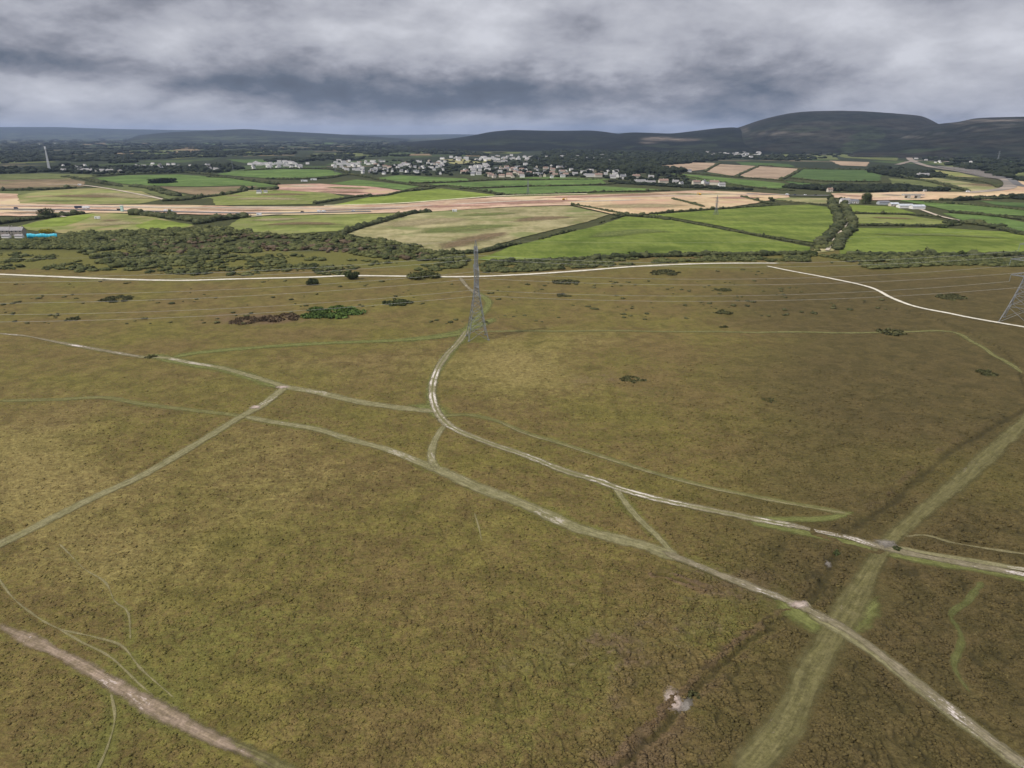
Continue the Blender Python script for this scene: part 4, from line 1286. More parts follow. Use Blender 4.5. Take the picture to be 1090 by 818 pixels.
mass('scrub', 'bushes round the small hay clearing and field edge on the left', [(60, 251), (100, 248), (150, 247), (215, 243), (250, 244), (240, 252), (190, 251), (150, 250), (122, 252), (100, 256), (70, 257)], 500, 1.8, 3.8, 1.6, 4.0, 'scrub', seed=6)
mass('scrub', 'sparse gorse dotted on the heath behind the gravel track at the left', [(0, 270), (300, 272), (490, 284), (480, 292), (250, 294), (0, 288)], 900, 0.8, 3.2, 0.5, 2.0, 'scrub', gate=0.52, seed=7)
mass('scrub', 'sparse gorse dotted on the heath below the gravel track', [(0, 298), (480, 299), (800, 286), (1060, 345), (900, 335), (560, 345), (0, 345)], 260, 0.5, 1.7, 0.3, 0.9, 'gorse', gate=0.54, seed=8)
mass('scrub', 'brambles and willow filling the scrubby lane', [(864, 271), (873, 258), (890, 240), (888, 222), (897, 217), (904, 232), (902, 246), (893, 270)], 330, 1.2, 3.0, 1.0, 3.2, 'scrub', gate=0.4, seed=9)

WOODS = [
    ('dark wooded land behind the hamlet on the left', [(0, 178), (100, 176), (240, 178), (262, 172), (360, 174), (400, 168), (520, 166), (480, 158), (250, 156), (0, 160)], 2200, 6, 13, 7, 11),
    ('thin far woods under the left skyline', [(0, 160), (500, 158), (490, 151), (250, 149), (0, 149)], 900, 10, 22, 9, 13),
    ('trees among the houses of the village at centre', [(395, 186), (640, 190), (735, 198), (730, 186), (640, 178), (560, 172), (520, 170), (400, 172)], 480, 3.5, 6.5, 4, 7),
    ('large dark wood right of the village', [(560, 176), (640, 181), (700, 186), (730, 184), (690, 178), (760, 172), (790, 168), (740, 160), (650, 158), (580, 160)], 1500, 5, 10, 8, 13),
    ('trees round the far town below the broad hill', [(760, 168), (850, 172), (960, 162), (930, 152), (800, 152), (740, 158)], 420, 7, 14, 6, 10),
    ('woodland on the plain at the right edge', [(990, 172), (1110, 198), (1110, 158), (1000, 155), (960, 160)], 620, 6, 12, 7, 11),
    ('trees and hedges around the farm by the S bend road', [(930, 178), (1000, 185), (1010, 190), (960, 190), (925, 184)], 220, 4, 8, 5, 9),
    ('dark tree belt between the left hamlet and the fields', [(-20, 186), (60, 184), (110, 186), (240, 184), (262, 180), (240, 177), (-20, 179)], 500, 4, 9, 5, 9),
    ('trees and bushes below the row of white houses', [(640, 192), (660, 196), (740, 201), (800, 203), (740, 199), (700, 197), (660, 194)], 220, 3, 5, 3, 5),
    ('dark trees behind the farm and the road works on the right', [(830, 200), (885, 204), (960, 205), (1010, 204), (960, 199), (900, 199)], 420, 3.5, 7, 4, 8),
    ('trees between the construction bank and the right fields', [(1008, 215), (1060, 211), (1110, 214), (1110, 207), (1080, 210), (1040, 213)], 160, 3, 5, 3, 7),
]
for i_, (lb, poly, n_, r0, r1, h0, h1) in enumerate(WOODS):
    mass('woodland', lb, poly, n_, r0, r1, h0, h1, 'wood', 2 if i_ in (2, 3, 8, 9, 10) else 1, seed=20 + i_, cat='woodland', grow=0.12, gate=0.50 if i_ < 2 else (0.47 if i_ in (2, 4, 5, 7) else 0.3), gsc=170.0 if i_ < 2 else (90.0 if i_ in (4, 5) else 22.0))


def leafy(name, label, cat, x, y, wd, ht, mat='leaf', trunk=True, n=1500, group=None, depth=None):
    """trunk, limbs and a crown of many leaf clumps gathered round uneven lobes"""
    X, Y = P(x, y)
    root = empty(name, (X, Y, float(macro(np.array([X]), np.array([Y]))[0])))
    props(root, label, cat, group)
    rg = np.random.default_rng(int(x * 7 + y * 3))
    depth = depth or wd * 0.9
    nl = 9 if wd < 14 else 16
    flat = ht < 3.1 and not trunk
    if flat:
        nl *= 2
        ht *= 0.7
    lobes = []
    for i in range(nl):
        a = rg.uniform(0, 6.28)
        q = rg.uniform(0.15, 1.0) ** 0.6
        lx, ly = math.cos(a) * q * wd * 0.36, math.sin(a) * q * depth * 0.36
        lz = ht * (rg.uniform(0.38, 0.86) - 0.26 * q) if trunk else ht * rg.uniform(0.2, 0.62) * (1.15 - 0.5 * q)
        lobes.append((lx, ly, lz, wd * (rg.uniform(0.05, 0.16) if flat else rg.uniform(0.13, 0.24)), ht * rg.uniform(0.16, 0.30)))
        if flat:
            lobes[-1] = (lx * 1.25, ly * 1.25, ht * rg.uniform(0.1, 0.5)) + lobes[-1][3:]
    if trunk:
        bm = bmesh.new()

        def limb(a, b, r1, r2):
            a, b = Vector(a), Vector(b)
            d = (b - a)
            m4 = d.to_track_quat('Z', 'Y').to_matrix().to_4x4()
            m4.translation = (a + b) / 2
            bmesh.ops.create_cone(bm, cap_ends=True, segments=6, radius1=r1, radius2=r2, depth=d.length, matrix=m4)
        limb((0, 0, -0.2), (0, 0, ht * 0.42), ht * 0.045, ht * 0.03)
        for lb_ in lobes[:6]:
            limb((0, 0, ht * 0.25), (lb_[0] * 0.8, lb_[1] * 0.8, lb_[2]), ht * 0.022, ht * 0.008)
        me = bpy.data.meshes.new('trunk')
        bm.to_mesh(me)
        bm.free()
        link('trunk', me, M['bark'], root)
    V, F, T = [], [], []
    per = n // nl
    for li, (lx, ly, lz, lr, lh) in enumerate(lobes):
        lt = rg.random()
        for k in range(per):
            d = rg.normal(size=3)
            d /= np.linalg.norm(d)
            rr = rg.uniform(0.55, 1.12)
            c = np.array([lx + d[0] * lr * rr, ly + d[1] * lr * rr, max(0.15, lz + d[2] * lh * rr)])
            s = rg.uniform(0.28, 0.62) * (0.6 + wd / 22)
            a1 = rg.normal(size=3)
            a1 /= np.linalg.norm(a1)
            a2 = np.cross(a1, d + rg.normal(size=3) * 0.5)
            a2 /= np.linalg.norm(a2) + 1e-6
            b = len(V)
            V += [c + a1 * s, c + a2 * s * 0.7, c - a1 * s * 0.9, c - a2 * s * 0.7]
            F.append((b, b + 1, b + 2, b + 3))
            T += [lt * 0.6 + rg.random() * 0.5] * 4
    me = mesh_np('crown', V, F, dict(tone=T))
    link('crown', me, M[mat], root)
    return root


LEAFY = [
    ('bush', 'round dark bush beside the gravel track, standing on its own', 'bush', 333, 303, 8.5, 6.0, 'leaf', False, 1500),
    ('tree', 'small dark tree straddling the gravel track right of the lone round bush', 'tree', 376, 297, 13, 6.2, 'leaf', True, 2200),
    ('bush', 'spreading green bush across the gravel track left of the pylon', 'bush', 452, 296, 26, 5.0, 'scrub', False, 2600),
    ('tree', 'round dark tree left of the lorry on the road', 'tree', 49, 232, 20, 13, 'leaf', True, 1800),
    ('bush', 'dark bush right of the round tree by the road', 'bush', 68, 230, 14, 7, 'leaf', False, 900),
    ('tree', 'tallest dark tree standing by the white farm house', 'tree', 921, 217, 21, 19, 'leaf', True, 2200),
    ('tree', 'rounded dark tree at the top of the scrubby lane', 'tree', 884, 213, 13, 9, 'leaf', True, 1300),
    ('tree', 'small tree left of the farm at the pale strip edge', 'tree', 820, 215, 12, 8, 'leaf', True, 1200),
    ('tree', 'low round tree in front of the farm house', 'tree', 896, 214, 11, 7, 'leaf', True, 1000),
    ('tree', 'small round tree on the hedge below the right hand green field', 'tree', 1024, 274, 8, 6.5, 'leaf', True, 1300),
    ('bush', 'dark round bush in the middle of the clipped hedge on the right', 'bush', 1003, 243, 14, 5, 'leaf', False, 1000),
    ('bush', 'dark bush at the foot of the scrubby lane on its left', 'bush', 864, 272, 12, 5.5, 'leaf', False, 1300),
    ('bramble_patch', 'bright green bramble thicket in the heath left of the pylon', 'brambles', 352, 334, 34, 3.0, 'leaf_green', False, 4200),
    ('bramble_patch', 'smaller dark green thicket between the bright brambles and the pylon', 'brambles', 422, 323, 18, 2.6, 'leaf', False, 1800),
    ('bramble_patch', 'rust red patch of dead bracken left of the bright brambles', 'bracken', 298, 339, 22, 1.8, 'bracken', False, 2000),
    ('bramble_patch', 'thin reddish bracken patch farther left in the brown heath', 'bracken', 262, 342, 20, 1.2, 'bracken', False, 1000),
    ('yellow_shrub', 'yellow flowering shrubs behind the blue sheeting', 'shrub', 50, 248, 18, 5.5, 'yellow', False, 1400),
    ('bush', 'low gorse patch just below the gravel track right of the pylon', 'bush', 602, 301, 18, 2.2, 'gorse', False, 1700),
    ('bush', 'small flat gorse mat in the brown heath right of the pylon', 'bush', 600, 315, 11, 1.4, 'gorse', False, 900),
    ('bush', 'long flat gorse patch below the gravel track left of its fork', 'bush', 708, 291, 24, 2.0, 'gorse', False, 1800),
    ('bush', 'small gorse patch in the brown heath below the track fork', 'bush', 769, 309, 12, 1.6, 'gorse', False, 800),
    ('bush', 'upper of two small gorse patches right of centre heath', 'bush', 770, 333, 11, 1.6, 'gorse', False, 800),
    ('bush', 'lone dark gorse spot beside the faint path right of centre', 'bush', 770, 349, 5, 1.2, 'gorse', False, 350),
    ('bush', 'dark gorse patch crossing the faint path towards the right', 'bush', 948, 355, 15, 1.8, 'gorse', False, 900),
    ('bush', 'dark gorse patch inside the curve of the white track', 'bush', 1012, 317, 20, 2.0, 'gorse', False, 1100),
    ('bush', 'dark gorse near the right edge above the swathe', 'bush', 1052, 398, 10, 1.8, 'gorse', False, 900),
    ('bush', 'dark gorse patch on the slope below the first white track, far left', 'bush', 80, 340, 8, 1.5, 'gorse', False, 500),
    ('bush', 'low dark gorse band in the green heath at upper left', 'bush', 125, 319, 22, 1.8, 'gorse', False, 1300),
    ('bush', 'tiny dark bush on the left path before its fork', 'bush', 162, 380, 6, 1.0, 'gorse', False, 450),
    ('copse', 'oval dark copse inside the far green field on the left', 'copse', 172, 195, 62, 13, 'wood', True, 2200),
    ('bush', 'dark heather tufts left of centre in the right hand heath', 'bush', 672, 406, 12, 0.9, 'gorse', False, 700),
    ('bush', 'small dark tuft in the wide brown heath right of centre', 'bush', 818, 427, 6, 0.8, 'gorse', False, 350),
    ('bush', 'small green bush at the crossing of the swathe and the track', 'bush', 955, 585, 2.2, 0.9, 'leaf', False, 300),
    ('bush', 'dark bush over the wet hollow of the ditch', 'bush', 888, 589, 2.6, 1.1, 'leaf', False, 320),
    ('bush', 'pale grey green bush beside the sandy scrape', 'bush', 738, 742, 3.0, 0.9, 'gorse', False, 350),
]
for a_ in LEAFY:
    leafy(*a_)


tussocks('olive grass tussocks over the near heath', 34000, 0.12, 0.34, 0.04, 0.13, lambda u, v, x, y: 0.85 - 0.6 * sstep(600, 850, u) + 0 * v, 61)
tussocks('dark heather clumps over the right and lower heath', 40000, 0.16, 0.50, 0.07, 0.21,
         lambda u, v, x, y: np.clip(0.12 + 0.85 * sstep(560, 850, u + 0.3 * (v - 600)), 0, 1) * np.clip(0.2 + 1.6 * (fbm(x / 6, y / 6, 2, 71) - 0.25), 0, 1), 62)

# ------------------------------------------------------------------ hills
def hill_material(name, c1, c2, c3, c4=None):
    m, t = new_mat(name)
    p = gpos(t)
    n = t.noise(p, 0.0022, 5, 0.6, 0.3)
    n2 = t.noise(p, 0.012, 4, 0.65)
    col = t.mix(t.ramp(n, 0.38, 0.62), c1, c2)
    fw = t.n('ShaderNodeTexVoronoi', feature='F1')
    t.put(fw.inputs['Vector'], p)
    t.put(fw.inputs['Scale'], 0.0042)
    fs = t.n('ShaderNodeSeparateColor')
    t.t.links.new(fw.outputs['Color'], fs.inputs[0])
    col = t.mix(t.math('MULTIPLY', t.ramp(fs.outputs[0], 0.62, 0.7), attr(t, 'low')), col, c3)
    col = t.mix(attr(t, 'scar'), col, c4 or (0.34, 0.27, 0.21))
    kk = t.n('ShaderNodeCombineColor')
    k = t.ramp(n2, 0.32, 0.68, 0.45, 1.6)
    for i in range(3):
        t.put(kk.inputs[i], k)
    col = t.mix(1.0, col, kk.outputs[0], 'MULTIPLY')
    return finish(m, t, col, 0.95, n2, 14.0, 0.8, spec=0.05)


M['hill_wood'] = hill_material('hill_woodland', (0.0059, 0.0084, 0.0059), (0.0117, 0.0137, 0.0091), (0.0195, 0.0247, 0.0123))  # hill colours set darker to stand in for cloud shade over them
M['hill_moor'] = hill_material('hill_moorland', (0.0125, 0.0155, 0.0105), (0.0240, 0.0225, 0.0160), (0.024, 0.031, 0.016), (0.150, 0.130, 0.105))
M['hill_far'] = hill_material('hill_farm', (0.0090, 0.0128, 0.0083), (0.0225, 0.0277, 0.0150), (0.0488, 0.0600, 0.0300))


def hill(label, sky_pts, D, front, back, mat, rough=0.03, scars=(), seed=0, steep=1.0):
    rough = rough * 1.6
    xs = np.array([q[0] for q in sky_pts], float)
    ys = np.array([q[1] for q in sky_pts], float)
    n = max(60, int((xs[-1] - xs[0]) / 3.0))
    X = np.linspace(xs[0], xs[-1], n)
    # smooth crest line
    Yp = np.interp(X, xs, ys)
    ker = np.ones(5) / 5
    Yp = np.convolve(np.pad(Yp, 2, 'edge'), ker, 'valid')
    a, b = (X - 545.0) / F_PX, (409.0 - Yp) / F_PX
    dxx, dyy, dzz = a, CP + b * SP, -SP + b * CP
    hz = np.hypot(dxx, dyy)
    azim = np.arctan2(dxx, dyy)
    crest = CAM_H + D * dzz / hz
    crest = crest * sstep(0, 6, np.arange(n)) * sstep(0, 6, np.arange(n)[::-1])
    rows = np.concatenate([np.linspace(-1, 0, 26), np.linspace(0, 1, 12)[1:]])
    V, low_, sc = [], [], []
    nk = len(rows)
    for rI, s in enumerate(rows):
        r = D + (s * front if s < 0 else s * back)
        prof = (sstep(-1, 0, np.array([s]))[0] ** steep) if s < 0 else 1 - sstep(0, 1, np.array([s]))[0]
        xx, yy = r * np.sin(azim), r * np.cos(azim)
        nz = (fbm(xx / 900, yy / 900, 4, seed) - 0.5) * 2 * rough * np.max(crest) * (prof * (1 - prof) * 4 + 0.15 * prof)
        z = crest * prof + nz - 3 * (prof < 0.02)
        V.append(np.stack([xx, yy, z], 1))
        low_.append(np.full(n, 1 - sstep(0.25, 0.75, np.array([prof]))[0]))
        uu, vv = to_px(xx, yy, z)
        q = np.zeros(n)
        for (sx, sy, rx, ry, am) in scars:
            q = np.maximum(q, am * np.exp(-(((uu - sx) / rx) ** 2 + ((vv - sy) / ry) ** 2) ** 2))
        sc.append(q if s <= 0.02 else q * 0)
    V = np.concatenate(V)
    i, j = np.meshgrid(np.arange(nk - 1), np.arange(n - 1), indexing='ij')
    f = np.stack([i * n + j, i * n + j + 1, (i + 1) * n + j + 1, (i + 1) * n + j], -1).reshape(-1, 4)
    me = mesh_np('hill', V, f, dict(low=np.concatenate(low_), scar=np.concatenate(sc)), smooth=True)
    return props(link('hill', me, M[mat]), label, kind='structure')


hill('faint far ridge along the left skyline', [(-160, 137), (-20, 135.5), (60, 135.5), (120, 137.5), (180, 138.5), (250, 139), (320, 143), (420, 144), (480, 143), (560, 144), (640, 142), (700, 141)],
     24000, 9000, 5000, 'hill_far', 0.02, seed=1)
hill('low wooded hill in the left distance', [(130, 146), (180, 141), (225, 139), (262, 137.5), (300, 140), (350, 142.5), (405, 146), (450, 150), (520, 152)], 13000, 4500, 3000, 'hill_far', 0.03, seed=2)
hill('dark wooded ridge behind the village', [(380, 157), (430, 152), (470, 149), (500, 145), (522, 140.5), (545, 138.5), (590, 139.5), (630, 139), (648, 141), (665, 144), (700, 146), (760, 150), (800, 152)],
     7500, 3200, 2500, 'hill_wood', 0.02, seed=3, steep=0.8)
hill('dark saddle ridge with fields below the sky gap', [(600, 152), (640, 146), (670, 141), (690, 141.5), (715, 142.5), (740, 139.5), (765, 136.5), (785, 135.5), (800, 140), (830, 148), (860, 154)],
     6500, 2600, 2000, 'hill_wood', 0.02, scars=[(700, 148, 16, 2.2, 0.35), (725, 149, 20, 1.6, 0.3), (690, 152, 10, 1.5, 0.2)], seed=4, steep=0.8)
hill('broad flat topped moorland hill', [(740, 148), (770, 140), (790, 135), (800, 131), (815, 126.5), (835, 122), (850, 119.8), (870, 118.8), (895, 118.4), (920, 119), (950, 121), (975, 123), (986, 125), (996, 131), (1010, 137), (1040, 145), (1060, 150)],
     6900, 2700, 3000, 'hill_moor', 0.02, scars=[(825, 142.3, 26, 1.0, 0.5), (862, 144, 22, 0.8, 0.4), (905, 145.5, 36, 0.8, 0.4), (793, 139, 5, 3, 0.3), (880, 131, 30, 0.9, 0.18), (930, 137, 40, 0.8, 0.15), (850, 136, 18, 0.7, 0.15)], seed=5, steep=0.62)
hill('brown moorland hill with a pale clay pit at the right edge', [(900, 152), (940, 146), (965, 140), (985, 134), (1005, 131.5), (1022, 130), (1035, 126.5), (1050, 125.5), (1090, 124.5), (1150, 124), (1260, 134)],
     5900, 2300, 3000, 'hill_moor', 0.03, scars=[(1062, 128.5, 34, 1.2, 0.75), (1022, 131.5, 12, 0.8, 0.4), (1075, 133, 20, 0.7, 0.3), (1040, 139, 16, 0.7, 0.25), (1050, 136, 30, 0.5, 0.25), (1000, 142, 20, 0.6, 0.25), (1085, 141, 18, 0.7, 0.25), (965, 146, 18, 1.2, 0.4)], seed=6, steep=0.62)


# ------------------------------------------------------------------ buildings
def bx(bm, c, s, rz=0.0):
    r = bmesh.ops.create_cube(bm, size=1.0)
    vs = r['verts']
    bmesh.ops.scale(bm, vec=s, verts=vs)
    if rz:
        bmesh.ops.rotate(bm, cent=(0, 0, 0), matrix=__import__('mathutils').Matrix.Rotation(rz, 3, 'Z'), verts=vs)
    bmesh.ops.translate(bm, vec=c, verts=vs)
    return vs


def to_mesh(bm, name):
    me = bpy.data.meshes.new(name)
    bm.to_mesh(me)
    bm.free()
    return me


def gable_wall(bm, L, W, Hh, rise):
    """closed pentagonal wall block, ridge along x"""
    vs = []
    for x in (-L / 2, L / 2):
        vs.append([bm.verts.new((x, y, z)) for y, z in ((-W / 2, -0.3), (W / 2, -0.3), (W / 2, Hh), (0, Hh + rise), (-W / 2, Hh))])
    a, b = vs
    bm.faces.new(a[::-1])
    bm.faces.new(b)
    for i in range(5):
        bm.faces.new((a[i], a[(i + 1) % 5], b[(i + 1) % 5], b[i]))


def gable_roof(bm, L, W, Hh, rise, over=0.35, t=0.18):
    prof = [(-W / 2 - over, Hh - over * rise / (W / 2) + 0.02), (0, Hh + rise + 0.02), (W / 2 + over, Hh - over * rise / (W / 2) + 0.02)]
    rows = []
    for x in (-L / 2 - over, L / 2 + over):
        rows.append([bm.verts.new((x, y, z)) for y, z in prof] + [bm.verts.new((x, y, z + t)) for y, z in prof[::-1]])
    a, b = rows
    n = 6
    bm.faces.new(a[::-1])
    bm.faces.new(b)
    for i in range(n):
        bm.faces.new((a[i], a[(i + 1) % n], b[(i + 1) % n], b[i]))


def house_parts(root, L, W, Hh, rise, wall, roof, chim=(0.42,), win=True, detail=2):
    bm = bmesh.new()
    gable_wall(bm, L, W, Hh, rise)
    link('wall', to_mesh(bm, 'wall'), M[wall], root)
    bm = bmesh.new()
    gable_roof(bm, L, W, Hh, rise)
    rf = link('roof', to_mesh(bm, 'roof'), M[roof], root)
    for cx in chim:
        bm = bmesh.new()
        bx(bm, (cx * L, 0, Hh + rise + 0.5), (0.9, 0.7, 1.8))
        link('chimney', to_mesh(bm, 'chimney'), M[wall], rf)
    if win:
        nx = max(2, int(L / 3.2))
        floors = 2 if Hh > 4 else 1
        for fl in range(floors):
            for i in range(nx):
                x = -L / 2 + (i + 0.5) * L / nx
                if fl == 0 and i == nx // 2:
                    bm = bmesh.new()
                    bx(bm, (x, -W / 2 - 0.02, 1.05), (1.0, 0.1, 2.1))
                    link('door', to_mesh(bm, 'door'), M['red_door'], root)
                    continue
                bm = bmesh.new()
                bx(bm, (x, -W / 2 - 0.02, 1.6 + 2.6 * fl), (1.3, 0.08, 1.2))
                link('window', to_mesh(bm, 'window'), M['glass'], root)


def copy_tree(o, parent=None):
    c = o.copy()
    COL.objects.link(c)
    if parent is not None:
        c.parent = parent
    for ch in list(o.children):
        copy_tree(ch, c)
    return c


# the cottages at the left edge, a short row each with its own roof
for i, (x, wl, rf_, L, lb) in enumerate([(-8, 'stone', 'slate_pale', 13, 'stone cottage at the left edge of the picture, cut by the frame'),
                                         (6, 'stone', 'slate_pale', 13, 'middle cottage of the grey roofed row beside the blue sheeting'),
                                         (20, 'stone', 'slate_pale', 13, 'end cottage of the row, next to the blue sheeting')]):
    X, Y = P(x, 250.5)
    r = empty('cottage', (X, Y, 0), R(2))
    props(r, lb, 'cottage', 'row of cottages by the blue sheeting')
    house_parts(r, 12.4, 7.5, 5.2, 3.2, wl, rf_, chim=(-0.42, 0.42))
    X, Y = P(x + 1, 253.4)
    p_ = empty('lean_to', (X, Y, 0), R(2))
    props(p_, ['white lean-to in front of the leftmost cottage', 'long white lean-to in front of the middle cottage', 'white lean-to in front of the end cottage'][i], 'lean-to', 'white lean-tos of the cottage row')
    house_parts(p_, 7.5, 4, 2.2, 1.3, 'render_white', 'slate_pale', chim=(), win=False)

# blue sheeting: posts and a slack screen
X, Y = P(29, 254)
sh = empty('blue_screen', (X, Y, 0))
props(sh, 'long bright blue sheeting beside the cottages', 'sheeting')
V, F = [], []
N_ = 44
for i in range(N_ + 1):
    x = 30.5 * i / N_
    top = 4.6 + 0.35 * math.sin(i * 0.35) + 0.12 * math.sin(i * 1.3)
    for z, yo in ((0.1, 0), (top * 0.5, 0.25 * math.sin(i * 1.7)), (top, 0.1 * math.cos(i))):
        V.append((x, yo, z))
for i in range(N_):
    for k in range(2):
        F.append((i * 3 + k, (i + 1) * 3 + k, (i + 1) * 3 + k + 1, i * 3 + k + 1))
me_ = mesh_np('sheet', V, F, smooth=True)
so = link('sheet', me_, M['cyan'], sh)
sm = so.modifiers.new('thick', 'SOLIDIFY')
sm.thickness = 0.08
for i in range(9):
    bm = bmesh.new()
    bx(bm, (i * 3.8, 0.5, 2.2), (0.14, 0.14, 4.4))
    link('post', to_mesh(bm, 'post'), M['steel'], sh)

# village houses: a few kinds, then copies in loops
kinds = []
for k, (L, W, Hh, rise, wl, rf_, ch) in enumerate([(10, 7.5, 5.0, 3.0, 'render_white', 'slate', (0.4,)), (13, 8, 4.8, 3.2, 'render_white', 'slate_pale', (-0.4,)),
                                                   (16, 8, 5.2, 3.0, 'render_cream', 'tile', (0.0,)), (9, 7, 5.4, 3.0, 'stone', 'slate', (0.4,)),
                                                   (24, 9, 4.2, 2.4, 'render_white', 'slate_pale', (-0.3,)), (12, 9, 2.8, 2.6, 'render_cream', 'slate_pale', ())]):
    r = empty('house', (0, 0, 0))
    house_parts(r, L, W, Hh, rise, wl, rf_, chim=ch, win=False)
    kinds.append([r, False])

CLUSTERS = [
    # label, group, (x0,x1,y0,y1), count, kinds
    ('white house in the long terrace behind the far green field on the left', 'houses of the left terrace', (268, 328, 174.5, 180), 24, (0, 1, 4, 1)),
    ('pale house among trees in the hamlet far on the left', 'houses of the left hamlet', (150, 235, 177, 182), 12, (0, 1, 3, 5)),
    ('pale house beside the narrow road at the upper left', 'houses at the upper left road', (64, 128, 180, 184), 8, (1, 4, 5)),
    ('small pale house at the left end of the village', 'houses at the left end of the village', (362, 400, 172, 186), 20, (0, 1, 2, 3)),
    ('white house in the middle of the village behind the far fields', 'houses of the middle village', (398, 474, 172, 186), 46, (0, 1, 0, 2, 3)),
    ('white house by the dark trees between the two parts of the village', 'houses by the village trees', (489, 515, 180, 187), 8, (0, 2, 1)),
    ('closely packed house in the lower right part of the village', 'houses of the lower village', (518, 606, 179, 190), 52, (0, 1, 2, 2, 3)),
    ('distant white house on the slope above the village trees', 'houses of the upper village', (522, 610, 166.5, 173), 44, (0, 1, 4, 5)),
    ('pale house at the right end of the upper village below the dark ridge', 'houses right of the upper village', (610, 650, 166, 173), 8, (0, 1)),
    ('far white house of the town under the saddle', 'houses of the far town', (752, 812, 161, 168), 34, (0, 1, 4)),
    ('faint pale house on the far estate below the broad hill', 'houses of the far estate', (832, 900, 150, 159), 26, (1, 4, 5)),
    ('faint house of the far estate right of the broad hill foot', 'houses right of the far estate', (900, 948, 151, 158), 10, (1, 4)),
]
SCALE_FAR = {4: 0.85, 6: 0.88, 0: 0.85, 3: 0.85, 7: 0.95, 9: 1.2, 10: 1.7, 11: 1.7}


def place(kind, X, Y, rz, sc, label, cat, group):
    src, used = kinds[kind]
    if not used:
        o = src
        kinds[kind][1] = True
    else:
        o = copy_tree(src)
    o.location = (X, Y, 0)
    o.rotation_euler = (0, 0, rz)
    o.scale = (sc, sc, sc)
    return props(o, label, cat, group)


for ci, (lb, gp, (x0, x1, y0, y1), cnt, ks) in enumerate(CLUSTERS):
    done = []
    tries = 0
    while len(done) < cnt and tries < 3000:
        tries += 1
        x, y = random.uniform(x0, x1), random.uniform(y0, y1)
        X, Y = P(x, y)
        if any(abs(X - a) < 15 and abs(Y - b) < 15 for a, b in done):
            continue
        done.append((X, Y))
        place(random.choice(ks), X, Y, random.choice([0, 0, 0.2, -0.3, math.pi / 2, 1.2]) + random.gauss(0, 0.12), SCALE_FAR.get(ci, 1.0), lb, 'house', gp)

# beyond the nearest three hundred the houses of the far quarters are one mass
def town(label, rects, n, seed, cap=9.0):
    rg = np.random.default_rng(seed)
    V, F, MI = [], [], []
    for _ in range(n):
        x0, x1, y0, y1 = rects[rg.integers(len(rects))]
        X, Y = P(rg.uniform(x0, x1), rg.uniform(y0, y1))
        k = min(cap, math.hypot(X, Y) / 2200)
        kk = max(0.7 if cap < 1 else 0.85, k * 0.85)
        L, W, Hh, rise = rg.uniform(9, 20) * kk, 8 * kk, rg.uniform(4, 6) * kk * 0.95, 2.6
        a = rg.choice([0, 0, 0.3, -0.4, 1.57]) + rg.normal() * 0.15
        ca, sa = math.cos(a), math.sin(a)
        b = len(V)
        for (px, py, pz) in [(-1, -1, 0), (1, -1, 0), (1, 1, 0), (-1, 1, 0), (-1, -1, 1), (1, -1, 1), (1, 1, 1), (-1, 1, 1), (-1, 0, 2), (1, 0, 2)]:
            lx, ly = px * L / 2, py * W / 2
            V.append((X + lx * ca - ly * sa, Y + lx * sa + ly * ca, (0, Hh, Hh + rise)[pz]))
        for f_, mi in (((0, 1, 5, 4), 0), ((2, 3, 7, 6), 0), ((1, 2, 6, 5), 0), ((3, 0, 4, 7), 0), ((5, 6, 9, 9), 0), ((7, 4, 8, 8), 0), ((4, 5, 9, 8), 1), ((6, 7, 8, 9), 1)):
            q = [b + i for i in f_]
            F.append(q if q[2] != q[3] else q[:3])
            MI.append(mi)
    me = bpy.data.meshes.new('town_houses')
    me.from_pydata(V, [], F)
    me.update()
    o = link('town_houses', me, M['render_white'])
    me.materials.append(M['slate_pale'])
    me.polygons.foreach_set('material_index', MI)
    return props(o, label, 'houses', kind='stuff')


town('countless small pale houses of the far town quarters', [(400, 474, 173, 180), (518, 606, 176, 184), (522, 612, 166, 171), (600, 650, 166, 173), (470, 520, 168, 172),
      (752, 812, 161, 168), (790, 800, 155, 160), (832, 900, 149, 158), (832, 945, 150, 157), (500, 520, 176, 182), (355, 400, 172, 182), (262, 330, 173, 176), (600, 660, 182, 188), (835, 900, 148, 153)], 260, 5)
town('tiny pale buildings strewn over the far left plain and the right hand slopes', [(20, 90, 143.5, 147), (60, 240, 175, 179), (0, 300, 150, 160), (680, 760, 146, 151), (960, 1090, 160, 176), (640, 660, 150, 152)], 110, 9, 0.7)

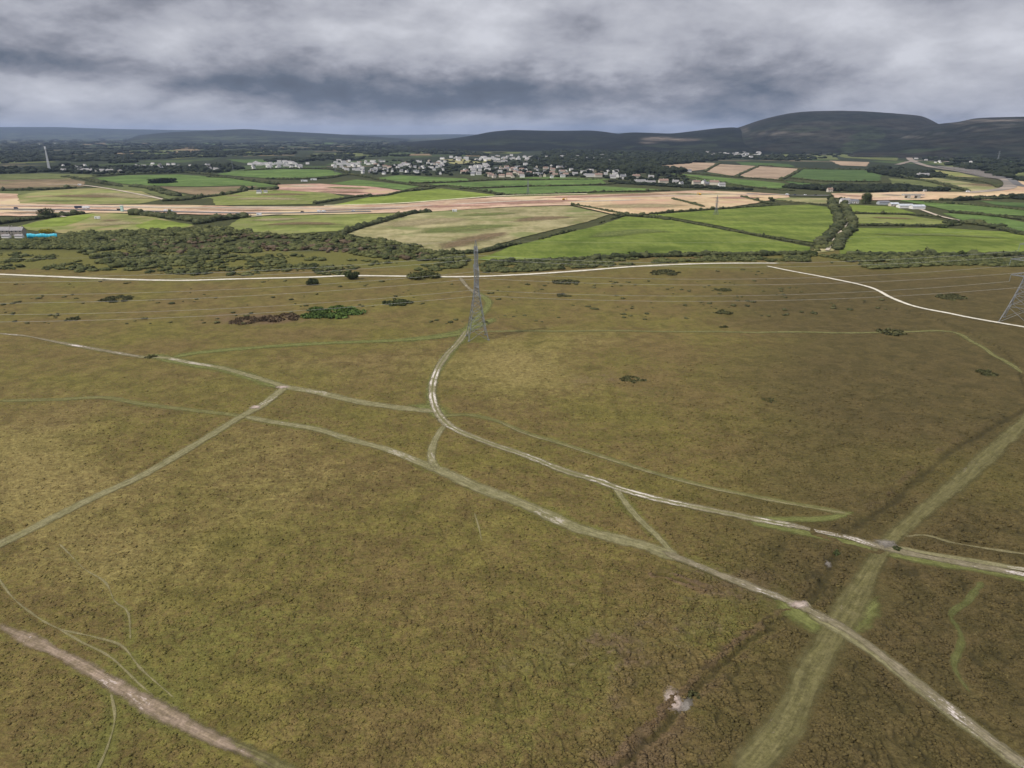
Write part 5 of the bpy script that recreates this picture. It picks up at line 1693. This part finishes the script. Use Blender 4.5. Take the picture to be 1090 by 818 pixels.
SINGLES = [
    (1, 652, 190, 0.1, 1.1, 'white gabled house at the left of the bright row right of the village'),
    (0, 657, 189, 1.4, 1.1, 'small white house second from the left in the bright row'),
    (0, 663, 191, 0.0, 1.3, 'bright white tall house third from the left in the bright row'),
    (2, 677, 190, 0.2, 1.1, 'pinkish roofed house above the white terrace of the bright row'),
    (1, 693, 190.5, -0.3, 1.0, 'white house at the back of the bright row, above its terrace'),
    (4, 681, 194.8, 0.05, 1.0, 'long low building at the front left of the bright row'),
    (4, 692, 195.6, 0.0, 0.9, 'white front building in the middle of the bright row'),
    (2, 706, 195.8, 0.1, 1.2, 'cream house with a reddish roof right of the middle of the bright row'),
    (1, 719, 196, -0.1, 1.0, 'white house with a wide brown roof near the right end of the bright row'),
    (0, 725, 197, 0.4, 0.8, 'little white house at the right end of the bright row'),
    (4, 627, 188.4, 0.0, 1.1, 'long white building between the village and the bright row'),
    (2, 637, 188.8, 0.1, 1.1, 'big cream house at the right end of the village'),
    (1, 612, 187, 0.0, 1.0, 'white house in the gap at the right of the lower village'),
    (2, 741, 196.5, 0.2, 1.0, 'cream house at the left of the small hamlet by the earth'),
    (0, 749, 196, 0.9, 1.0, 'white house second in the small hamlet by the earth'),
    (3, 752, 198.5, 0.2, 1.0, 'stone house at the front of the small hamlet by the earth'),
    (2, 760, 197, -0.3, 1.1, 'large brown roofed house in the middle of the small hamlet'),
    (1, 768, 199, 0.1, 1.0, 'low white house at the right end of the small hamlet'),
    (0, 734, 183.5, 0.1, 0.9, 'single white cottage below the left ploughed field'),
    (4, 982, 188.5, 0.2, 1.3, 'white barn by the trees near the S bend road'),
    (4, 118, 183, 0.05, 1.0, 'white roofed building standing apart at the upper left'),
    (0, 276, 206.5, 0.0, 0.8, 'tiny white cabin on the hedge left of the pale olive field'),
    (0, 283, 205.8, 0.1, 0.6, 'smaller white cabin right of the tiny one on the hedge'),
]
for (k, x, y, rz, sc, lb) in SINGLES:
    X, Y = P(x, y)
    place(k, X, Y, rz, sc, lb, 'house', None)

# farm on the right
for (x, y, L, W, Hh, rise, wl, rf_, lb, nm) in [
    (899, 217, 13, 8, 5, 3, 'render_white', 'slate_pale', 'white farm house left of the tallest tree', 'farm_house'),
    (908, 216.5, 14, 8, 3.6, 2, 'render_white', 'slate', 'low white farm building joined to the left of the tallest tree', 'farm_building'),
    (940, 217.8, 16, 9, 3.2, 2, 'shed', 'slate', 'dark roofed shed at the left of the farm sheds', 'shed'),
    (951, 219.5, 12, 8, 3, 2, 'render_cream', 'shed', 'small grey shed second of the farm sheds', 'shed'),
    (963, 221.5, 20, 10, 3.4, 2, 'render_white', 'shed', 'long pale shed in the middle of the farm sheds', 'shed'),
    (976, 222.5, 18, 10, 3.6, 2, 'render_white', 'shed', 'bright white ended shed at the right of the farm sheds', 'shed'),
    (883, 204.5, 9, 7, 4.4, 2.6, 'render_cream', 'tile', 'cream cottage behind the dark road at the earthworks', 'farm_house'),
]:
    X, Y = P(x, y)
    r = empty(nm, (X, Y, 0), 0.05)
    props(r, lb, 'farm building')
    house_parts(r, L, W, Hh, rise, wl, rf_, chim=(0.4,) if 'house' in nm else (), win=L < 15)

# bridge under construction in the orange bank: deck, two piers, parapet
X, Y = P(971, 212)
br = empty('bridge', (X, Y, 0))
props(br, 'pale concrete bridge with a dark opening in the orange earth bank', 'bridge')
for nm, parts in (('abutment', [((-8, 0, 2.8), (5, 9, 5.6))]), ('abutment', [((8, 0, 2.8), (5, 9, 5.6))]),
                  ('deck', [((0, 0, 6.1), (32, 9.5, 1.0))]), ('parapet', [((0, -4.6, 7.1), (32, 0.3, 1.0))]), ('parapet', [((0, 4.6, 7.1), (32, 0.3, 1.0))])):
    bm = bmesh.new()
    for c, s in parts:
        bx(bm, c, s)
    link(nm, to_mesh(bm, nm), M['concrete'], br)


# earth banks either side of it
def bank_mound(label, x0, x1, y, h, wd, mat):
    line = spline([P(x0, y), P((x0 + x1) / 2, y + 0.2), P(x1, y)], 6)
    n = len(line)
    prof = [(-1, 0), (-0.45, 0.8), (-0.2, 1), (0.2, 1), (0.45, 0.8), (1, 0)]
    V, F = [], []
    for i, p in enumerate(line):
        e = min(1, i / 5, (n - 1 - i) / 5)
        for (q, hh) in prof:
            V.append((p[0], p[1] + q * wd, hh * h * e * random.uniform(0.92, 1.05) + 0.2))
    K = len(prof)
    for i in range(n - 1):
        for k in range(K - 1):
            F.append((i * K + k, (i + 1) * K + k, (i + 1) * K + k + 1, i * K + k + 1))
    me = mesh_np('earth_bank', V, F, smooth=True)
    return props(link('earth_bank', me, M[mat]), label, kind='structure')


bank_mound('orange earth bank left of the unfinished bridge', 928, 968, 212, 6.0, 18, 'earthwork')
bank_mound('golden earth bank right of the unfinished bridge', 974, 1050, 212, 5.5, 18, 'earth_gold')
bank_mound('pinkish spoil bank along the lower earth strip', 560, 680, 213, 2.5, 14, 'earthwork')
bank_mound('pink spoil bank below the lime field', 440, 560, 219, 2.2, 10, 'pink_soil')


# ------------------------------------------------------------------ vehicles on the dual road
def wheel(parent, x, y, r=0.5):
    bm = bmesh.new()
    m4 = __import__('mathutils').Matrix.Rotation(math.pi / 2, 4, 'X')
    m4.translation = (x, y, r)
    bmesh.ops.create_cone(bm, cap_ends=True, segments=14, radius1=r, radius2=r, depth=0.3, matrix=m4)
    wo_ = link('wheel', to_mesh(bm, 'wheel'), M['tyre'], parent)
    return wo_


def lorry(x, y, rz, label, box, cab, L=12.0):
    X, Y = P(x, y)
    r = empty('lorry', (X, Y, 1.52), rz)
    props(r, label, 'lorry')
    bm = bmesh.new()
    bx(bm, (-1.2, 0, 2.45), (L - 2.8, 2.5, 2.7))
    bmesh.ops.bevel(bm, geom=bm.edges[:], offset=0.06, segments=1)
    link('cargo_box', to_mesh(bm, 'cargo_box'), M[box], r)
    bm = bmesh.new()
    bx(bm, (-1.2, 0, 0.95), (L - 2.4, 1.1, 0.3))
    link('chassis', to_mesh(bm, 'chassis'), M['tyre'], r)
    bm = bmesh.new()
    bx(bm, (L / 2 - 1.35, 0, 1.95), (2.1, 2.4, 2.6))
    bmesh.ops.bevel(bm, geom=bm.edges[:], offset=0.15, segments=2)
    cb = link('cab', to_mesh(bm, 'cab'), M[cab], r)
    bm = bmesh.new()
    bx(bm, (L / 2 - 0.31, 0, 2.4), (0.08, 2.0, 0.9))
    link('windscreen', to_mesh(bm, 'windscreen'), M['glass'], cb)
    for px in (L / 2 - 1.4, -L / 2 + 3.2, -L / 2 + 1.9):
        for py in (-1.05, 1.05):
            wheel(r, px, py)
    return r


def car(x, y, rz, label, paint, van=False):
    X, Y = P(x, y)
    r = empty('van' if van else 'car', (X, Y, 1.52), rz)
    props(r, label, 'van' if van else 'car')
    bm = bmesh.new()
    prof = [(-2.2, 0.35), (2.2, 0.35), (2.25, 0.8), (1.3, 1.0), (0.7, 1.48), (-1.2, 1.5), (-2.0, 1.05), (-2.25, 0.9)]
    if van:
        prof = [(-2.7, 0.4), (2.6, 0.4), (2.65, 1.0), (1.9, 1.25), (1.3, 2.25), (-2.65, 2.3), (-2.7, 1.0)]
    a = [bm.verts.new((px, -0.88, pz)) for px, pz in prof]
    b = [bm.verts.new((px, 0.88, pz)) for px, pz in prof]
    bm.faces.new(a)
    bm.faces.new(b[::-1])
    n = len(prof)
    for i in range(n):
        bm.faces.new((a[i], b[i], b[(i + 1) % n], a[(i + 1) % n]))
    bmesh.ops.recalc_face_normals(bm, faces=bm.faces[:])
    link('body', to_mesh(bm, 'body'), M[paint], r)
    bm = bmesh.new()
    z = 1.85 if van else 1.24
    bx(bm, (1.2 if van else -0.2, 0, z), (0.7 if van else 1.9, 1.8, 0.4))
    link('side_window', to_mesh(bm, 'side_window'), M['glass'], r)
    for px in (-1.4, 1.4):
        for py in (-0.8, 0.8):
            wheel(r, px, py, 0.33)
    return r


lorry(85, 223.6, 0.0, 'dark blue sided lorry on the road left of the pale teal tower', 'dark_paint', 'white_paint', 13)
lorry(92.5, 223.8, math.pi, 'white boxed lorry close behind the dark blue one', 'white_paint', 'white_paint', 9)
car(127, 225.3, 0.0, 'black van on the road beside the pale teal tower', 'black_paint', True)
car(17.5, 223.6, 0.0, 'dark van near the left edge of the road', 'dark_paint', True)
car(177, 226.3, 0.0, 'leftmost white van of the two behind the long hedge', 'white_paint', True)
car(182, 226.4, 0.0, 'rightmost white van of the two behind the long hedge', 'white_paint', True)
car(340, 227, 0.0, 'left white van on the earth strip above the olive field', 'white_paint', True)
car(345, 227.1, 0.0, 'right white van on the earth strip above the olive field', 'white_paint', True)
car(322, 227.3, 0.0, 'black car on the road above the olive field', 'black_paint')
car(376, 226.4, 0.05, 'grey white car near the right end of the dual road', 'white_paint')
car(857, 209, 0.0, 'white car queueing on the dark road left of the farm', 'white_paint')
car(838, 208.7, 0.0, 'white van on the dark road at the end of the golden earth', 'white_paint', True)
car(868, 209, 0.0, 'black car on the dark road next to the farm trees', 'black_paint')
car(846, 208.8, 0.0, 'dark blue car between the white van and the white car', 'dark_paint')


def digger(x, y, label, rz=0.3):
    X, Y = P(x, y)
    r = empty('excavator', (X, Y, 1.2), rz)
    props(r, label, 'excavator')
    bm = bmesh.new()
    for s in (-1, 1):
        bx(bm, (0, s * 1.1, 0.45), (4.0, 0.6, 0.9))
    link('tracks', to_mesh(bm, 'tracks'), M['tyre'], r)
    bm = bmesh.new()
    bx(bm, (-0.6, 0, 1.6), (3.2, 2.4, 1.2))
    bx(bm, (0.5, 0.6, 2.5), (1.4, 1.1, 1.2))
    link('body', to_mesh(bm, 'body'), M['orange'], r)
    bm = bmesh.new()
    bx(bm, (3.0, -0.3, 3.2), (4.6, 0.4, 0.5))
    bx(bm, (5.2, -0.3, 2.0), (0.4, 0.4, 2.8))
    bx(bm, (4.9, -0.3, 0.7), (1.1, 1.0, 0.8))
    link('arm', to_mesh(bm, 'arm'), M['orange'], r)


digger(600, 214, 'yellow excavator on the pink earth below the centre village')
digger(745, 208.5, 'yellow excavator on the golden earth left of the short hedge', 2.5)

# pale teal tower by the road: legs, cabin with panel seams, cap
X, Y = P(130.5, 226.5)
tw = empty('tower', (X, Y, 0.3))
props(tw, 'pale teal boxy tower standing beside the road', 'tower')
bm = bmesh.new()
bx(bm, (0, 0, 5.0), (3.0, 3.0, 7.4))
bmesh.ops.bevel(bm, geom=bm.edges[:], offset=0.15, segments=1)
link('cladding', to_mesh(bm, 'cladding'), M['teal'], tw)
bm = bmesh.new()
bx(bm, (0, 0, 8.9), (3.6, 3.6, 0.35))
link('cap', to_mesh(bm, 'cap'), M['white_paint'], tw)
for a in (-1, 1):
    for b in (-1, 1):
        bm = bmesh.new()
        bx(bm, (a * 1.3, b * 1.3, 0.65), (0.3, 0.3, 1.3))
        link('leg', to_mesh(bm, 'leg'), M['steel'], tw)

# site cabins
cab_src = None
for (x, y, lb) in [(484, 226.2, 'small white site hut at the tip of the hedge by the pale hay field'), (276, 230.4, 'white site cabin where the haul track meets the olive field'),
                   (104, 234, 'tiny white hut in the green and tan field below the road'), (1030, 205.5, 'white site hut on the golden bank at the right'),
                   (984, 204.6, 'white site hut above the orange bank'), (85, 198, 'white cabin on the narrow haul road at the upper left'),
                   (324, 194, 'long white greenhouse by the pale plots on the left'), (334, 192.5, 'second white greenhouse by the pale plots on the left')]:
    X, Y = P(x, y)
    if cab_src is None:
        cab_src = empty('site_cabin', (X, Y, 1.0), 0.1)
        o = cab_src
        bm = bmesh.new()
        bx(bm, (0, 0, 1.35), (6, 2.6, 2.5))
        link('wall', to_mesh(bm, 'wall'), M['white_paint'], o)
        bm = bmesh.new()
        bx(bm, (0, 0, 2.7), (6.2, 2.8, 0.15))
        link('roof', to_mesh(bm, 'roof'), M['white_paint'], o)
        bm = bmesh.new()
        bx(bm, (-1.2, -1.32, 1.2), (0.9, 0.06, 2.0))
        link('door', to_mesh(bm, 'door'), M['steel'], o)
    else:
        o = copy_tree(cab_src)
        o.location = (X, Y, 1.0)
    if 'greenhouse' in lb:
        o.scale = (2.2, 2.2, 1.2)
    props(o, lb, 'cabin')


# ------------------------------------------------------------------ pylons
def bar(bm, a, b, t):
    a, b = Vector(a), Vector(b)
    d = b - a
    if d.length < 1e-4:
        return
    m4 = d.to_track_quat('Z', 'Y').to_matrix().to_4x4()
    m4.translation = (a + b) / 2
    bmesh.ops.create_cone(bm, cap_ends=True, segments=4, radius1=t * 0.7, radius2=t * 0.7, depth=d.length, matrix=m4)


def pylon(loc, rz, Ht, base, label, arms, tk=0.2, cat='pylon', group=None, name='pylon', detail=True, arm_names=True):
    """lattice tower; the line runs along local x, cross arms point along local y"""
    r = empty(name, loc, rz)
    props(r, label, cat, group)
    waist = arms[0][0] - 2.0
    top = arms[-1][0] + 1.5

    def hw(z):
        if z <= waist:
            return base / 2 + (base * 0.11 - base / 2) * (z / waist) ** 0.9
        return base * 0.11 + (base * 0.055 - base * 0.11) * (z - waist) / (top - waist)
    cn = [(1, 1), (1, -1), (-1, -1), (-1, 1)]
    lv = [0.0]
    z = 0.0
    while z < top - 0.5:
        z += max(1.2, hw(z) * 1.15)
        lv.append(min(z, top))
    for (sx, sy) in cn:
        bm = bmesh.new()
        for i in range(len(lv) - 1):
            a, b = lv[i], lv[i + 1]
            bar(bm, (sx * hw(a), sy * hw(a), a), (sx * hw(b), sy * hw(b), b), tk * (1.3 if a < waist else 1))
        bx(bm, (sx * hw(0), sy * hw(0), 0.1), (1.0, 1.0, 0.5))
        link('leg', to_mesh(bm, 'leg'), M['steel'], r)
    bm = bmesh.new()
    for i in range(len(lv) - 1):
        a, b = lv[i], lv[i + 1]
        for k in range(4):
            p, q = cn[k], cn[(k + 1) % 4]
            ha, hb = hw(a), hw(b)
            bar(bm, (p[0] * ha, p[1] * ha, a), (q[0] * hb, q[1] * hb, b), tk * 0.6)
            bar(bm, (q[0] * ha, q[1] * ha, a), (p[0] * hb, p[1] * hb, b), tk * 0.6)
            bar(bm, (p[0] * hb, p[1] * hb, b), (q[0] * hb, q[1] * hb, b), tk * 0.6)
    link('bracing', to_mesh(bm, 'bracing'), M['steel'], r)
    bm = bmesh.new()
    for (sx, sy) in cn:
        bar(bm, (sx * hw(top), sy * hw(top), top), (0, 0, Ht), tk * 0.8)
    link('peak', to_mesh(bm, 'peak'), M['steel'], r)
    att = []
    for (za, al) in arms:
        for s in (-1, 1):
            bm = bmesh.new()
            w0 = hw(za)
            for sx in (-1, 1):
                bar(bm, (sx * w0, s * w0, za), (0, s * al, za + 0.1), tk * 0.8)
                bar(bm, (sx * w0, s * w0, za + 2.0), (0, s * al, za + 0.3), tk * 0.7)
                for q in (0.25, 0.5, 0.75):
                    bar(bm, (sx * w0 * (1 - q), s * (w0 + (al - w0) * q), za), (sx * w0 * (1 - q), s * (w0 + (al - w0) * q), za + 0.1 + 1.9 * (1 - q)), tk * 0.5)
                    bar(bm, (sx * w0 * (1 - q), s * (w0 + (al - w0) * q), za), (-sx * w0 * (1.25 - q), s * (w0 + (al - w0) * (q - 0.25)), za), tk * 0.5)
            ar = link('cross_arm', to_mesh(bm, 'cross_arm'), M['steel'], r)
            bm = bmesh.new()
            for k in range(9):
                m4 = __import__('mathutils').Matrix.Translation((0, s * al, za - 0.3 - 0.36 * k))
                bmesh.ops.create_cone(bm, cap_ends=True, segments=8, radius1=0.2, radius2=0.1, depth=0.22, matrix=m4)
            link('insulator', to_mesh(bm, 'insulator'), M['glass_ins'], ar)
            att.append((0, s * al, za - 3.6))
    att.append((0, 0, Ht))
    c, s_ = math.cos(rz), math.sin(rz)
    return [(loc[0] + x * c - y * s_, loc[1] + x * s_ + y * c, loc[2] + z) for (x, y, z) in att]


ARMS = [(27.5, 7.2), (36.5, 9.0), (45.5, 6.4)]
pa = P(508, 359.5)
ang = math.atan2(382 - 347, 296)
A_att = pylon((pa[0], pa[1], float(macro(np.array([pa[0]]), np.array([pa[1]]))[0])), ang + R(5), 50.5, 10.2, 'tall lattice pylon standing over the grass track at centre', ARMS, 0.20)
pb = P(1083, 343)
B_att = pylon((pb[0], pb[1], 0), R(47), 53.0, 15.5, 'broad based lattice pylon cut off by the right edge', [(25.5, 8), (34, 9.6), (42.5, 7)], 0.25)
# the next pylon to the left stands outside the frame
pc = (pa[0] - 310, pa[1] - 52)
C_att = [(pc[0] + (q[0] - pa[0]), pc[1] + (q[1] - pa[1]), q[2]) for q in A_att]
C_att = pylon((pc[0], pc[1], 0), ang, 50.5, 10.2, 'lattice pylon standing outside the left of the picture on the same line', ARMS, 0.20)
pd_ = (pb[0] + 300, pb[1] + 60)


def wire(a, b, sag, label, r=0.05, twin=True):
    a, b = Vector(a), Vector(b)
    n = 40
    bm = bmesh.new()
    side = Vector((-(b - a).y, (b - a).x, 0)).normalized()
    for off in ((-0.22, 0.22) if twin else (0,)):
        prev = None
        for i in range(n + 1):
            t_ = i / n
            p = a.lerp(b, t_) + side * off
            p.z -= sag * 4 * t_ * (1 - t_)
            if prev is not None:
                bar(bm, prev, p, r)
            prev = p
    return props(link('power_cable', to_mesh(bm, 'power_cable'), M['wire']), label, 'power cable', 'cables of the pylon line')


lev = ['lowest', 'lowest', 'middle', 'middle', 'highest', 'highest', 'top earth']
side_ = ['near side', 'far side', 'near side', 'far side', 'near side', 'far side', 'peak']
for i in range(7):
    l1 = f'{lev[i]} cable on the {side_[i]} arm running left from the centre pylon' if i < 6 else 'thin earth wire from the centre pylon peak running left'
    l2 = f'{lev[i]} cable on the {side_[i]} arm between the centre pylon and the right edge pylon' if i < 6 else 'thin earth wire from the centre pylon peak to the right edge pylon'
    wire(A_att[i], C_att[i], 5.5 if i < 6 else 4.5, l1, 0.028 if i < 6 else 0.02, i < 6)
    wire(A_att[i], B_att[i], 5.5 if i < 6 else 4.5, l2, 0.028 if i < 6 else 0.02, i < 6)

SM = [(13.5, 3.2), (17.3, 4.0), (21.1, 3.0)]
for (x, y, lb, sc) in [(357, 185, 'small far pylon left of the village, seen against dark land', 1.15), (762, 229.5, 'small grey pylon standing in the green field right of centre', 1.0),
                       (562, 207.5, 'small far pylon on the hedge of the centre green strips', 1.0), (248, 182, 'faint far pylon above the left hamlet', 1.1), (1062, 172, 'faint far pylon on the plain at the right', 1.6)]:
    X, Y = P(x, y)
    pylon((X, Y, 0), 0.3, 26 * sc, 5.2 * sc, lb, [(a * sc, b * sc) for a, b in SM], 0.16 * sc)

# tall white lattice mast on the far plain
X, Y = P(52.5, 181)
mr = empty('mast', (X, Y, 0))
props(mr, 'tall slim white mast rising from the dark plain at the upper left', 'mast')
for k in range(3):
    a = k * 2.094
    bm = bmesh.new()
    bar(bm, (3.6 * math.cos(a), 3.6 * math.sin(a), 0), (0.8 * math.cos(a), 0.8 * math.sin(a), 64), 0.7)
    link('leg', to_mesh(bm, 'leg'), M['white_paint'], mr)
bm = bmesh.new()
z = 0
while z < 62:
    w0, w1 = 3.6 - 2.8 * z / 64, 3.6 - 2.8 * (z + 4) / 64
    for k in range(3):
        a, b = k * 2.094, (k + 1) * 2.094
        bar(bm, (w0 * math.cos(a), w0 * math.sin(a), z), (w1 * math.cos(b), w1 * math.sin(b), z + 4), 0.45)
        bar(bm, (w0 * math.cos(b), w0 * math.sin(b), z), (w1 * math.cos(a), w1 * math.sin(a), z + 4), 0.45)
    z += 4
link('bracing', to_mesh(bm, 'bracing'), M['white_paint'], mr)
bm = bmesh.new()
bmesh.ops.create_cone(bm, cap_ends=True, segments=10, radius1=2.4, radius2=2.4, depth=7, matrix=__import__('mathutils').Matrix.Translation((0, 0, 60)))
link('antenna_drum', to_mesh(bm, 'antenna_drum'), M['white_paint'], mr)

# ------------------------------------------------------------------ haze
bm = bmesh.new()
bx(bm, (0, 8000, 199), (70000, 60000, 404))
me = to_mesh(bm, 'haze')
hz = link('haze', me)
props(hz, 'thin blue grey haze lying over the land', kind='stuff')
m, t = new_mat('haze_air')
pv = t.n('ShaderNodeVolumePrincipled')
pv.inputs['Color'].default_value = (0.54, 0.69, 1.0, 1)
pv.inputs['Density'].default_value = 3.1e-5
pv.inputs['Anisotropy'].default_value = 0.1
o_ = t.n('ShaderNodeOutputMaterial')
m.node_tree.links.new(pv.outputs[0], o_.inputs['Volume'])
me.materials.append(m)
